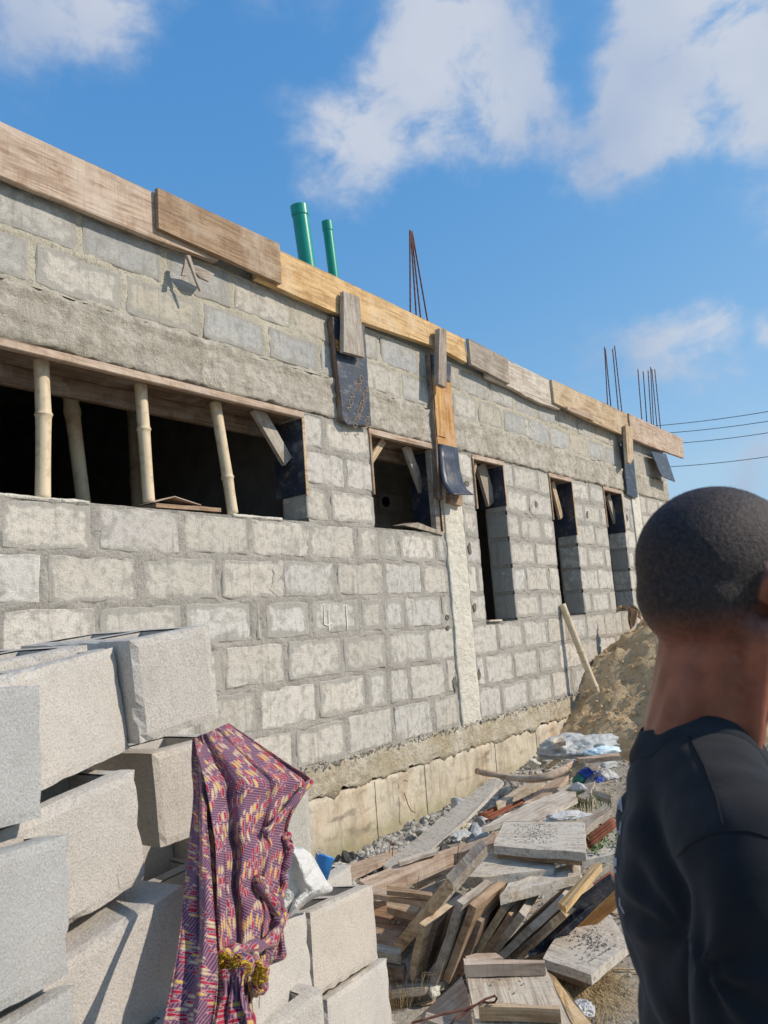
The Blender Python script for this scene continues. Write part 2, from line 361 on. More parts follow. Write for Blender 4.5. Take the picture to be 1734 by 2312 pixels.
for r in range(11):
    J.setdefault(r, []); j = sorted(J[r] + J2.get(r, []))
    while j and j[0] > XL + .5: j.insert(0, j[0] - .47)
    if not j: j = [2.]
    k = 0
    while k < len(j) - 1:
        if j[k + 1] - j[k] > .72 and not any(a - .05 < (j[k] + j[k + 1]) / 2 < b + .05 and z0 < sum(ROWS[r]) / 2 < z1 for a, b, z0, z1 in WINS): j.insert(k + 1, (j[k] + j[k + 1]) / 2 + random.uniform(-.04, .04))
        k += 1
    while j[-1] < XR - .5: j.append(j[-1] + .47)
    J[r] = j
def intervals(r):
    """the block spans of a row, cut at joints, columns and openings"""
    z0, z1 = ROWS[r]; zm = (z0 + z1) / 2; bar = []
    for a, b in solid_x(zm):
        segs = [(a, b)]
        for ca, cb in COLS: segs = [s for u, v in segs for s in ((u, min(v, ca)), (max(u, cb), v)) if s[1] - s[0] > .02]
        bar += segs
    out = []
    for a, b in bar:
        ends = [a] + [x for x in J[r] if a + .07 < x < b - .07] + [b]
        for i in range(len(ends) - 1): out.append((ends[i], ends[i + 1], a, b))
    return out
edge_open = [v for w_ in WINS for v in w_[:2]]
def block_mesh(w_, h_, deep, lj, rj, seed, thick=.0042):
    """irregular block face: outer skirt, rim and inner field; lj / rj = True where the side shows in an opening"""
    rnd = random.Random(seed); per = []
    def side(p, q, nrm, n, amp):
        for i in range(n):
            t = i / n; x = p[0] + (q[0] - p[0]) * t; z = p[1] + (q[1] - p[1]) * t
            a = rnd.uniform(-amp, amp) + (amp * .9 if i == 0 else 0); per.append((x + nrm[0] * a, z + nrm[1] * a))
    hw, hh = w_ / 2, h_ / 2; n = max(3, int(w_ / .07)); amp = .0065
    side((-hw, -hh), (hw, -hh), (0, 1), n, amp); side((hw, -hh), (hw, hh), (-1, 0), 4, amp if not rj else .003)
    side((hw, hh), (-hw, hh), (0, -1), n, amp); side((-hw, hh), (-hw, -hh), (1, 0), 4, amp if not lj else .003)
    N = len(per); tl = rnd.uniform(-.003, .003)
    def yy(x, z): return -thick + tl * x / hw + rnd.uniform(-.0012, .0012)
    vs = [(x * 1.0, deep, z) for x, z in per] + [(x, yy(x, z) + .004, z) for x, z in per]
    vs += [(x * (1 - .007 / hw), yy(x, z), z * (1 - .007 / hh)) for x, z in per]
    vs += [(x * (1 - min(.055 / hw, .8)), yy(x, z) - .001, z * (1 - .05 / hh)) for x, z in per]
    vs.append((0, -thick, 0)); fs = []
    for L in range(3):
        for i in range(N): fs.append((L * N + i, L * N + (i + 1) % N, (L + 1) * N + (i + 1) % N, (L + 1) * N + i))
    for i in range(N): fs.append((3 * N + i, 3 * N + (i + 1) % N, 4 * N))
    return vs, fs, [1.] * (3 * N) + [.15] * N + [0.]
GREYS = [(.45, .45, .43), (.41, .41, .39), (.49, .47, .42)]; BEIGES = [(.67, .61, .515), (.62, .565, .475), (.70, .64, .55), (.54, .475, .365)]
rects = []; nb = 0
def put_block(x0, x1, z0, z1, y, parent, color, deep=.012, lj=False, rj=False, flip=False, gap=.016):
    global nb; nb += 1
    a = x0 + (gap * random.uniform(.75, 1.35) if not lj else -.012); b = x1 - (gap * random.uniform(.75, 1.35) if not rj else -.012)
    c = z0 + gap * random.uniform(.6, 1.1); d = z1 - gap * random.uniform(.6, 1.1)
    vs, fs, ed = block_mesh(b - a, d - c, deep, lj, rj, nb)
    me = bpy.data.meshes.new('block'); me.from_pydata(vs, [], fs); me.update()
    at_ = me.attributes.new('edge', 'FLOAT', 'POINT'); at_.data.foreach_set('value', ed)
    M = Matrix.Translation(((a + b) / 2, y, (c + d) / 2))
    if flip: M = M @ Matrix.Rotation(math.pi, 4, 'Z')
    o = link('block', me, M_block, parent, M); fq = random.uniform(.90, 1.06); o.color = tuple(v * fq for v in color) + (1,)
    return a, b, c, d
for r, (z0, z1) in enumerate(ROWS):
    for x0, x1, a, b in intervals(r):
        if x1 < .3 and r > 2 and x1 < -1.2: continue
        lj = any(abs(x0 - e) < .002 for e in edge_open) and x0 == a; rj = any(abs(x1 - e) < .002 for e in edge_open) and x1 == b
        if r >= 9: col_ = random.choice(GREYS + BEIGES[1:2] + BEIGES[3:])
        elif r >= 5: col_ = random.choice(BEIGES[:3] + [(.63, .58, .52)])
        else: col_ = random.choice(BEIGES[:3] + [(.66, .62, .56), (.64, .595, .515)])
        rects.append(put_block(x0, x1, z0, z1, 0, wall, col_, .205 if (lj or rj) else .012, lj, rj, gap=.017 if r < 5 else .017))
# mortar skin between and over the block edges
def lines(lo, hi, step, extra):
    n = int((hi - lo) / step); xs = set(round(lo + (hi - lo) * i / n, 4) for i in range(n + 1))
    for e in extra:
        near = min(xs, key=lambda q: abs(q - e)); xs.discard(near); xs.add(round(e, 4))
    return sorted(xs)
gx = lines(.6, XR, .0205, [v for w_ in WINS for v in w_[:2]] + [c for q in COLS for c in q]); gz = lines(.665, 3.70, .0205, [1.455, 2.19, 2.92, 3.21])
from bisect import bisect_left
inside = {}
for a, b, c, d in rects:
    for i in range(bisect_left(gx, a + .030), bisect_left(gx, b - .026)):
        for j in range(bisect_left(gz, c + .030), bisect_left(gz, d - .026)): inside[(i, j)] = 1
vs = []; nz = len(gz)
from collections import defaultdict
grid_r = defaultdict(list)
for q_ in rects: grid_r[int((q_[2] + q_[3]) * 2)].append(q_)
def any_in(x, z):
    k_ = int(z * 4)
    for kk in (k_ - 1, k_, k_ + 1):
        for a, b, c, d in grid_r.get(kk, ()):
            if a < x < b and c < z < d: return min(x - a, b - x, z - c, d - z) * .28
    return 0.
for i, x in enumerate(gx):
    for j, z in enumerate(gz):
        if (i, j) in inside: y = .013
        else:
            inn = any_in(x, z); y = -.0030 + inn + noise.fractal(Vector((x * 7, z * 7, 3)), .5, 2.1, 5) * .0085 + noise.noise(Vector((x * 45, z * 45, 0))) * .003
        vs.append((x, y, z))
fs = []
for i in range(len(gx) - 1):
    xm = (gx[i] + gx[i + 1]) / 2
    for j in range(nz - 1):
        zm = (gz[j] + gz[j + 1]) / 2
        if 2.92 < zm < 3.21 or any(a < xm < b and c < zm < d for a, b, c, d in WINS): continue
        if any(a < xm < b for a, b in COLS) and zm < 2.9: continue
        fs.append((i * nz + j, (i + 1) * nz + j, (i + 1) * nz + j + 1, i * nz + j + 1))
mesh('mortar_joints', vs, fs, M_mortar, wall, smooth=True)
# cast lintel band, columns, plinth: displaced faces with depth
def cast_slab(name, x0, x1, z0, z1, y0, amp, m, parent, step=.03, edge=.012, deep=.02, sc=7, fn=None):
    nx = max(2, int((x1 - x0) / step)); nz_ = max(2, int((z1 - z0) / step)); vs, fs = [], []
    for i in range(nx + 1):
        for j in range(nz_ + 1):
            x = x0 + (x1 - x0) * i / nx; z = z0 + (z1 - z0) * j / nz_
            y = y0 - abs(noise.fractal(Vector((x * sc, z * sc, y0 * 50 + 7)), .7, 2.1, 4)) * amp
            if j in (0, nz_): z += (noise.noise(Vector((x * 11, z * 3, 5))) + .8 * noise.noise(Vector((x * 31, z * 3, 8)))) * edge
            if i in (0, nx): x += noise.noise(Vector((z * 11, x * 3, 9))) * edge
            if fn: y += fn(x, z)
            vs.append((x, y, z))
    R = nz_ + 1
    for i in range(nx):
        for j in range(nz_): fs.append((i * R + j, (i + 1) * R + j, (i + 1) * R + j + 1, i * R + j + 1))
    ring = [i * R for i in range(nx + 1)] + [nx * R + j for j in range(1, R)] + [i * R + nz_ for i in range(nx - 1, -1, -1)] + [j for j in range(nz_ - 1, 0, -1)]
    b = len(vs)
    for q in ring: vs.append((vs[q][0], deep, vs[q][2]))
    n = len(ring)
    for i in range(n): fs.append((ring[i], b + i, b + (i + 1) % n, ring[(i + 1) % n]))
    return mesh(name, vs, fs, m, parent, smooth=True)
def lint(x, z):
    v = noise.fractal(Vector((x * 2.2, z * 14, 20)), .6, 2.1, 4)
    return (-.012 * max(0, v)) + (-.010 if z > 3.17 + noise.noise(Vector((x * 5, 0, 0))) * .03 else 0)
cast_slab('lintel_band', -1.2, XR, 2.925, 3.205, -.006, .014, M_lintel, bld, .026, .022, .03, 9, lint)
for a, b in COLS: cast_slab('column', a, b, FT - .02, 2.92, -.014, .005, M_column, bld, .028, .014, .03, 4)
def band(x, z): return -.012 * max(0, noise.noise(Vector((x * 3, z * 9, 0))))
cast_slab('plinth_band', -1, XR + .03, .50, .682, -.015, .014, M_band, bld, .022, .034, .02, 8, band)
cast_slab('plinth_face', -1, XR + .02, -.25, .50, -.012, .008, M_plinth, bld, .035, .0, .02, 4)
for a in (1.9, 4.05, 4.62, 5.62, 6.35, 7.4): box('formwork_seam', (a, -.0195, -.2), (a + .004, -.01, .49), M_plinth, bld)
# mortar droppings along the plinth top
dr = []
def pebble(p, r, rnd, sub=1):
    bm = bmesh.new(); bmesh.ops.create_icosphere(bm, subdivisions=sub, radius=1)
    sx, sy, sz = rnd.uniform(.7, 1.2), rnd.uniform(.7, 1.2), rnd.uniform(.5, .95); o_ = Vector((rnd.random() * 50, rnd.random() * 50, 0))
    R_ = Quaternion((rnd.random(), rnd.random(), rnd.random())).to_matrix() if False else Matrix.Rotation(rnd.random() * 6.3, 3, 'Z') @ Matrix.Rotation(rnd.random() * 6.3, 3, 'X')
    vs = [];
    for v in bm.verts:
        c = v.co * (1 + noise.noise(v.co * 1.3 + o_) * .55); vs.append(Vector(p) + R_ @ Vector((c.x * sx, c.y * sy, c.z * sz)) * r)
    fs = [tuple(q.index for q in f.verts) for f in bm.faces]; bm.free(); return vs, fs
rn = random.Random(3)
for i in range(800):
    x = rn.uniform(1.2, XR); dr.append(pebble((x, -.03 + rn.uniform(-.018, .03), .685 + rn.uniform(-.014, .014)), rn.uniform(.003, .012), rn, 1))
tag(mesh('mortar_crumbs', *merge(dr), M_lintel, bld), kind='stuff')
# roof deck, floor, other walls, ring beam, one inner wall seen through the bathroom window
box('ring_beam', (XL, .03, 3.70), (XR, .20, 3.90), M_mortar, bld)
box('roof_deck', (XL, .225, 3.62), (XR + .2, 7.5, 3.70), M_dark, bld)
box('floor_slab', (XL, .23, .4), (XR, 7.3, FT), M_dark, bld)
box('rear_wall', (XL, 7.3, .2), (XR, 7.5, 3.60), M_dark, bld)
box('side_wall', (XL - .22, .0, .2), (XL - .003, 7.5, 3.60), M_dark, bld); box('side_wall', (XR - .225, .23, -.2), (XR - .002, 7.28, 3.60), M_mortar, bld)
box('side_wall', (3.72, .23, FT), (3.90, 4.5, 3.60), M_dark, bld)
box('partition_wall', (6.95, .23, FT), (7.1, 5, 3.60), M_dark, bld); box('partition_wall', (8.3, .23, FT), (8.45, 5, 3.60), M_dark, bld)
iw = box('inner_wall', (3.91, 1.52, FT), (6.94, 1.70, 3.60), M_mortar, bld)
for r in range(5, 9):
    x = 3.95 + (.24 if r % 2 else 0)
    while x < 6.5:
        put_block(x, x + .47, ROWS[r][0], ROWS[r][1], 1.52, iw, (.50, .49, .46)); x += .47
q = on_wall(820 + 228 * .22905, 960 + 755 * .22905, 1.50)
painted_hole = mesh('hole_shade_disc', *tube_data([q + Vector((0, .02, 0)), q + Vector((0, -.004, 0))], .055, 12), simple('hole_shade_black', (.008, .008, .008), (.012, .012, .012)), iw)  # solid black disc: darkness of a pipe hole painted on, nothing cut
M_pit_shade = simple('pit_shade_disc', (.12, .105, .085), (.24, .21, .17), 40, .95, coords='pos', bsc=60, bd=.01)  # dark tone paints in the shade of pits; the discs stand proud
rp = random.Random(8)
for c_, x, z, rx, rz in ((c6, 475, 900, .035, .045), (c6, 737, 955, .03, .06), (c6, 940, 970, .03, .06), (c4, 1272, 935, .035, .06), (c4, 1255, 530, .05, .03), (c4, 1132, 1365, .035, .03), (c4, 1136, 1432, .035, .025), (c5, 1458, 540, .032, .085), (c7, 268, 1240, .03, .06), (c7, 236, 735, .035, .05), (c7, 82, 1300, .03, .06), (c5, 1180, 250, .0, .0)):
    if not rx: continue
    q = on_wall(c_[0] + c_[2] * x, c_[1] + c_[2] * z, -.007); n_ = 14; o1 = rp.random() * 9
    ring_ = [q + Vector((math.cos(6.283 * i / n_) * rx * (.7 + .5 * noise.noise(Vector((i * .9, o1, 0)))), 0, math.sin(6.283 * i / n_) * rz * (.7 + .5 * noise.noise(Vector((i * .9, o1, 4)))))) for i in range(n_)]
    mesh('pit_shade_disc', ring_ + [v + Vector((0, -.006, 0)) for v in ring_] + [q + Vector((0, -.002, 0))], [(i, (i + 1) % n_, n_ + (i + 1) % n_, n_ + i) for i in range(n_)] + [(n_ + i, n_ + (i + 1) % n_, 2 * n_) for i in range(n_)], M_pit_shade, bld)
for pts in ([(1140, 1215), (1165, 1290), (1185, 1330), (1212, 1340)], [(1138, 1138), (1165, 1145)]):
    tube('tie_wire', [on_wall(c5[0] + c5[2] * x, c5[1] + c5[2] * z, -.05 - .02 * i) for i, (x, z) in enumerate(pts)], .003, M_rust, bld, 6)
# chalk strokes on a block: 4 and 1
M_chalk = simple('chalk', (.86, .83, .77), (.72, .68, .61), 120)
def stroke(name, pts, wd, s, ox, oy, y, m, parent):
    P = [on_wall(ox + s * x, oy + s * z, y) for x, z in pts]; parts = []
    for a, b in zip(P[:-1], P[1:]):
        d = (b - a).normalized(); n_ = Vector((d.z, 0, -d.x)) * wd / 2
        parts.append(([a - n_, a + n_, b + n_, b - n_] + [v + Vector((0, .002, 0)) for v in (a - n_, a + n_, b + n_, b - n_)], [(0, 1, 2, 3), (4, 5, 6, 7), (0, 1, 5, 4), (1, 2, 6, 5), (2, 3, 7, 6), (3, 0, 4, 7)]))
    return mesh(name, *merge(parts), m, parent)
sk = (.09645, 700, 1340)
stroke('chalk_mark', [(345, 260), (340, 720), (420, 745), (520, 690)], .0065, *sk, -.0115, M_chalk, wall)
stroke('chalk_mark', [(440, 380), (455, 860)], .0060, *sk, -.0120, M_chalk, wall)
stroke('chalk_mark', [(850, 270), (885, 850)], .0065, *sk, -.0115, M_chalk, wall)
# ------------------------------------------------------------------ formwork on the facade
def cr(c, pts, y=0.0):
    ox, oy, s = c; return [on_wall(ox + s * a, oy + s * b, y) for a, b in pts]
def wb(name, c, pts, y, th, m, color, label=None, cat=None, parent=None, grain=0, rough=.004, group=None, ext=None):
    o = prism(name, cr(c, pts, y), ext or (0, th, 0), m, parent, color, grain, rough)
    if label: tag(o, label, cat, group)
    return o
fgrp = 'boards nailed along the top of the wall'
def fb(label, x0, x1, pts_bottom, top, y, th, tint, rough=.004, m=None):
    """horizontal edge board; pts_bottom = [(x,z)...] left to right, top = [(x,z)...] left to right"""
    P = [Vector((x, y, z)) for x, z in pts_bottom] + [Vector((x, y, z)) for x, z in reversed(top)]
    return tag(prism('formwork_board', P, (0, th, 0), m or M_wood, None, TINT[tint], 0, rough, .12), label, 'board', fgrp)
fb('long pinkish weathered board along the wall top, above the wide window', 0, 0, [(-2, 3.67), (1.6, 3.668), (2.4, 3.672), (2.86, 3.69)], [(-2, 3.945), (1.6, 3.945), (3.15, 3.95), (2.95, 3.80)][0:3] + [(3.0, 3.78)][0:0] + [], -.070, .034, 'pink')
fb('short stained brown board nailed over the left board where it meets the yellow one', 0, 0, [(2.43, 3.725), (3.36, 3.70)], [(2.43, 3.962), (3.36, 3.972)], -.105, .028, 'brown')
fb('bright yellow new plank along the wall top below the two green pipes', 0, 0, [(3.18, 3.69), (3.97, 3.676), (4.6, 3.715), (5.3, 3.745), (5.66, 3.715)], [(3.18, 3.955), (4.5, 3.95), (5.66, 3.935)], -.072, .045, 'yellow')
fb('short dark grey board right of the thin vertical cleat on the wall top', 0, 0, [(5.67, 3.70), (6.36, 3.665)], [(5.67, 3.935), (6.38, 3.91)], -.104, .03, 'grey')
fb('ash white board with a ragged lower edge in the middle of the wall top', 0, 0, [(6.0, 3.66), (6.5, 3.645), (7.0, 3.615), (7.5, 3.625), (7.56, 3.65)], [(6.0, 3.93), (7.56, 3.91)], -.072, .04, 'white', .010)
fb('tan board with a stepped left end over the three narrow windows', 0, 0, [(7.33, 3.665), (7.6, 3.655), (8.2, 3.62), (9.55, 3.612)], [(7.33, 3.915), (9.55, 3.925)], -.10, .035, 'tan')
fb('splintered strip under the left end of the tan board', 0, 0, [(7.58, 3.625), (8.3, 3.62)], [(7.58, 3.66), (8.25, 3.70)], -.13, .02, 'pink', .006)
fb('rust stained board that sticks out past the far corner of the building', 0, 0, [(9.50, 3.60), (10.6, 3.60), (11.68, 3.62)], [(9.50, 3.925), (10.7, 3.925), (11.72, 3.93)], -.12, .04, 'pink')
# splinters hanging from the left board
k8 = (0, 250, .42194)
for pts, y, lab in (([(995, 770), (1015, 775), (1000, 880), (975, 880)], -.11, 'short thick splinter hanging below the brown board'), ([(1000, 770), (1020, 775), (1075, 965), (1066, 950)], -.12, 'long thin splinter hanging below the brown board'),
                    ([(1010, 820), (1060, 830), (1150, 875), (1120, 912), (1070, 890)], -.10, 'broken pointed end of plank jutting right below the brown board')):
    wb('splinter', k8, pts, y, .015, M_wood, TINT['grey'], lab, 'splinter', rough=.004)
# vertical cleats and black plywood strips
k9 = (600, 430, .36166); kA = (740, 640, .15365); kB = (960, 730, .18996); kC = (1350, 900, .15069)
wb('cleat', kA, [(235, 110), (465, 205), (545, 1085), (235, 1000)], -.125, .035, M_wood, TINT['ash'], 'broad cement crusted vertical cleat on the yellow plank', 'cleat', rough=.004, grain=1)
s1 = wb('plywood_strip', kA, [(70, 490), (540, 620), (640, 2085), (290, 2070), (225, 1990)], -.062, .018, M_ply, None, 'black film faced plywood strip with tan lettering hanging left of the second window', 'plywood strip', rough=.003, grain=1)
wb('torn_patch', kA, [(115, 820), (215, 840), (222, 1020), (140, 985)], -.066, .003, M_wood, TINT['orange'], parent=s1)
wb('strip_edge', kA, [(62, 490), (80, 492), (240, 1990), (222, 2010)], -.060, .045, M_wood, TINT['dark'], parent=s1, grain=1)
wb('cleat', kB, [(170, 60), (250, 65), (255, 760), (160, 715)], -.15, .045, M_wood, TINT['grey'], 'narrow grey vertical cleat on the right end of the yellow plank', 'cleat', rough=.003, grain=1)
s2 = empty('plywood_strip', on_wall(960 + .19 * 230, 730 + .19 * 1400, -.05)); tag(s2, 'tall plywood strip, orange where the black film is torn off, with its foot curling out', 'plywood strip')
wb('bare_wood', kB, [(85, 600), (300, 690), (375, 1480), (150, 1430)], -.055, .02, M_wood, TINT['orange'], parent=s2, grain=1)
wb('loose_veneer', kB, [(88, 600), (215, 650), (250, 1365), (145, 1330)], -.06, .004, M_wood, (.72, .43, .18), parent=s2, grain=1, rough=.006)
wb('film', kB, [(80, 370), (305, 470), (300, 700), (90, 610)], -.062, .006, M_ply, None, parent=s2, rough=.004)
wb('strip_edge', kB, [(50, 360), (80, 370), (175, 1700), (215, 2100), (160, 2060), (135, 1500)], -.05, .05, M_wood, TINT['dark'], parent=s2, grain=1)
# curling foot: a bent sheet
cv = []; fsx = []
prof = [(1430, 1480, 170, 388, -.064), (1600, 1640, 175, 400, -.064), (1750, 1780, 185, 425, -.07), (1880, 1900, 205, 460, -.09), (1960, 1975, 250, 500, -.125), (2015, 2010, 300, 540, -.17), (2035, 2035, 330, 580, -.20)]
for ya, yb, xa, xb, y in prof:
    for j in range(5):
        t = j / 4; p = on_wall(960 + .18996 * (xa + (xb - xa) * t), 730 + .18996 * (ya + (yb - ya) * t), y); cv.append(p)
n = len(cv); cv += [p + Vector((.004, .010, -.002)) for p in cv]
for i in range(len(prof) - 1):
    for j in range(4):
        a = i * 5 + j; fsx.append((a, a + 1, a + 6, a + 5)); fsx.append((n + a, n + a + 5, n + a + 6, n + a + 1))
rim = [0, 1, 2, 3, 4] + [5 * i + 4 for i in range(1, 7)] + [33, 32, 31, 30] + [5 * i for i in range(5, 0, -1)]
for a, b in zip(rim, rim[1:] + rim[:1]): fsx.append((a, n + a, n + b, b))
curl = mesh('curled_foot', cv, fsx, M_ply, s2, smooth=True)
wb('backing_block', kB, [(300, 2010), (440, 2020), (445, 2170), (300, 2130)], -.06, .06, M_wood, TINT['brown'], parent=s2)
wb('plywood_strip', kC, [(365, 625), (535, 900), (600, 1480), (535, 1480), (440, 1430)], -.045, .018, M_ply, None, 'narrow whitened black plywood strip hanging right of the last window', 'plywood strip', rough=.003, grain=1)
wb('cleat', kC, [(415, 400), (520, 420), (530, 900), (490, 975), (450, 950)], -.15, .04, M_wood, TINT['tan'], 'stepped tan cleat on the boards right of the last window', 'cleat', rough=.003, grain=1)
P4 = cr(kC, [(800, 790), (1020, 830), (1095, 1255), (890, 1175)], -.10)
P4[2] += Vector((0, -.06, 0)); P4[3] += Vector((0, -.06, 0))
tag(prism('plywood_strip', P4, (0, .018, 0), M_ply, None, None, 1, .003), 'slate blue plywood offcut hanging under the board end at the far corner', 'plywood strip')
# stencil lettering on the film faced strip (rotated print)
M_print = simple('tan_print', (.30, .22, .14), (.22, .17, .12), 60, .6)
def wtext(body, px, py, y, size, ang, m, parent):
    cu = bpy.data.curves.new('t', 'FONT'); cu.body = body; cu.size = size; cu.extrude = .0006; cu.align_x = 'LEFT'
    to = bpy.data.objects.new('t', cu); C.objects.link(to); dg = bpy.context.evaluated_depsgraph_get(); me = bpy.data.meshes.new_from_object(to.evaluated_get(dg)); bpy.data.objects.remove(to)
    p = on_wall(px, py, y); M = Matrix.Translation(p) @ Matrix.Rotation(ang, 4, 'Y') @ Matrix.Rotation(math.pi / 2, 4, 'X')
    return link('lettering', me, m, parent, M)
for body, x, z in (('WORLD', 480, 1720), ('NON', 350, 1600), ('WORLD', 560, 1490), ('NON', 590, 1890), ('ONE', 480, 1330)):
    wtext(body, 740 + .15365 * x, 640 + .15365 * z, -.0645, .062, math.radians(118), M_print, s1)
# window shuttering
M_in = M_wood
def shutter(label, w_, z_sheet, sheetmat=M_ply, left_board=True):
    a, b, z0, z1 = w_; e = tag(empty('window_formwork', ((a + b) / 2, .1, z1)), label, 'formwork', 'timber shuttering left in the window openings')
    box('head_board', (a - .0, -.018, z1 - .047), (b - .0, .020, z1 - .004), M_wood, e, TINT['pink'], .003, .002); box('soffit_board', (a + .003, .021, z1 - .030), (b - .003, .232, z1 - .008), M_wood, e, TINT['dark'])  # soffit tinted dark, the shade on its underside put into the colour
    box('inner_beam', (a + .02, .235, z1 - .13), (b - .02, .275, z1 - .03), M_wood, e, TINT['dark'], .003, .002)
    box('side_sheet', (b - .020, -.012, z_sheet), (b - .0035, .26, z1 - .050), sheetmat, e, None, 0, .001)
    box('sheet_edge', (b - .024, -.018, z_sheet - .004), (b - .001, -.0125, z1 - .050), M_wood, e, TINT['tan'])
    if left_board: box('edge_strip', (a + .003, -.016, z1 - .49), (a + .020, .05, z1 - .050), M_wood, e, TINT['brown'], 0, .003)
    return e
def brace(e, c, p, q, wd, y0, y1, tint, th=.03):
    a = cr(c, [p], y0)[0]; b = cr(c, [q], y1)[0]; d = (b - a).normalized(); n_ = d.cross(Vector((0, 1, 0))).normalized()
    return prism('brace', [a - n_ * wd / 2, b - n_ * wd / 2, b + n_ * wd / 2, a + n_ * wd / 2], (0, th, 0), M_wood, e, TINT[tint], 0, .003)
kW = (820, 960, .22905); k3 = (0, 750, .42194)
e1 = shutter('long timber head board, brace and black side sheet in the wide left window', WINS[0], 2.37, left_board=False)
brace(e1, k3, (1375, 400), (1545, 690), .095, .08, .10, 'ash')
e2 = shutter('timber head, two braces and grey side post in the square window', WINS[1], 2.20)
brace(e2, kW, (205, 150), (70, 365), .055, .06, .04, 'tan'); brace(e2, kW, (430, 190), (590, 640), .085, .10, .16, 'ash')
box('side_post', (5.06, -.002, 2.195), (5.13, .05, 2.87), M_wood, e2, TINT['grey'], .003, .002)
e3 = shutter('pinkish head board with wide dark brace in the first narrow window', WINS[2], 2.50)
brace(e3, kW, (1165, 385), (1275, 770), .16, .10, .12, 'grey'); brace(e3, kW, (1115, 380), (1090, 490), .03, .03, .03, 'tan')
e4 = shutter('pale head board with slim tan brace in the middle narrow window', WINS[3], 2.30)
brace(e4, c6, (560, 785), (608, 970), .085, .08, .10, 'tan')
e5 = shutter('rust streaked head board with slim brace in the last narrow window', WINS[4], 2.40)
brace(e5, c6, (845, 850), (885, 990), .10, .08, .10, 'ash')
# sill bits
tag(prism('wood_offcut', cr(kW, [(410, 985), (545, 960), (805, 1060), (790, 1085)], -.02), (0, .12, .012), M_wood, None, TINT['grey'], 2, .003), 'bent split board lying on the sill of the square window', 'offcut')
tag(prism('wood_offcut', [Vector((2.44, .01, 2.200)), Vector((2.86, -.01, 2.203)), Vector((2.86, .12, 2.206)), Vector((2.44, .13, 2.204))], (0, 0, .022), M_wood, None, TINT['brown'], 0, .004), 'flat brown offcut on the wide window sill under a bamboo prop', 'offcut')
pp = [Vector((2.42, .0, 2.222)), Vector((2.55, -.005, 2.262)), Vector((2.72, -.01, 2.228))]
vs = []; 
for p in pp: vs += [p, p + Vector((0, .13, .004)), p + Vector((0, 0, .005)), p + Vector((0, .13, .009))]
tag(mesh('ply_scrap', vs, [(0, 4, 5, 1), (4, 8, 9, 5), (2, 3, 7, 6), (6, 7, 11, 10), (0, 2, 6, 4), (4, 6, 10, 8), (1, 5, 7, 3), (5, 9, 11, 7), (0, 1, 3, 2), (8, 10, 11, 9)], M_wood), 'curled reddish veneer scrap on the wide window sill', 'scrap').color = TINT['pink'] + (1,)
for a, b in ((1.45, 2.05), (2.95, 3.35)):
    cast_slab('sill_screed', a, b, 2.182, 2.200, -.004, .004, M_column, bld, .02, .004, .2, 9)
tag(box('wood_offcut', (5.70, -.03, 1.462), (5.92, .15, 1.478), M_wood, None, TINT['pale'], 0, .003), 'small pale board lying on the sill of the first narrow window', 'offcut')
# bamboo props
def bamboo_mat():
    m, k, b = new_mat('bamboo', .55, .35); o = objc(k); n1 = k.noise(k.scale(o, (3, 40, 40)), 1, 5, .6); n2 = k.noise(o, 18, 5, .6)
    c = k.mix(k.mr(n1, .4, .65), (.70, .57, .38), (.62, .48, .30)); c = k.mix(k.mr(n2, .50, .66, 0, .6), c, (.36, .26, .16)); c = k.mix(k.mr(k.noise(o, 5, 3), .5, .7, 0, .5), c, (.72, .62, .45))
    k.set(b, 'Base Color', c); bump(k, b, n1, .002, .5); return m
M_bam = bamboo_mat()
def bamboo(a, b, r, label, nodes=(.33, .72), bend=.012, grp='bamboo props standing in the wide left window', cat='bamboo prop', notch=False):
    a, b = Vector(a), Vector(b); L = (b - a).length; n_ = 40; path = []; rad = []
    sd = Vector((random.uniform(-1, 1), random.uniform(-.4, .4), 0)).normalized()
    ts = sorted([i / n_ for i in range(n_ + 1)] + [t + d for t in nodes for d in (-.012, -.004, .004, .012)])
    ks = [0] + list(nodes) + [1]; kn = [random.uniform(-1, 1) for _ in ks]
    for t in ts:
        i = max(j for j in range(len(ks)) if ks[j] <= t + 1e-9); i = min(i, len(ks) - 2); f = (t - ks[i]) / (ks[i + 1] - ks[i])
        off = kn[i] * (1 - f) + kn[i + 1] * f
        path.append(a.lerp(b, t) + sd * off * bend)
        dn = min(abs(t - q) for q in nodes); rad.append(r * (1 + (.16 if dn < .006 else (.05 if dn < .014 else 0)) - .05 * math.sin(math.pi * f)) * (1.04 - .06 * t))
    return tag(tube('bamboo_prop', path, rad, M_bam, None, 18), label, cat, grp)
def wp(x, z, y): return on_wall(x * .42194, 750 + z * .42194, y)
yf = .10
bamboo(wp(208, 118, yf), wp(240, 893, yf), .0365, 'thick bamboo prop nearest the left edge, standing on the wide window sill', (.42,))
bamboo(wp(752, 262, yf), wp(797, 912, yf), .0335, 'pale knotted bamboo prop standing on the folded scrap in the wide window', (.40,))
bamboo(wp(1155, 372, yf), wp(1238, 970, yf), .034, 'leaning bamboo prop nearest the timber brace in the wide window', (.68,))
def inner(x0, z0, x1, z1, y, r, lab, nodes):
    a = on_wall(x0 * .42194, 750 + z0 * .42194, y); b = on_wall(x1 * .42194, 750 + z1 * .42194, y); d = (b - a) / (a.z - b.z)
    bamboo(a + d * (a.z - 3.62), a + d * (a.z - FT), r, lab, nodes, grp='bamboo props standing inside the dark room')
inner(360, 250, 440, 895, .75, .042, 'leaning bamboo prop behind the first one, half in sun', (.25, .52, .8))
inner(705, 350, 728, 900, 1.7, .046, 'dark bamboo prop in shade behind the knotted one', (.3, .58))
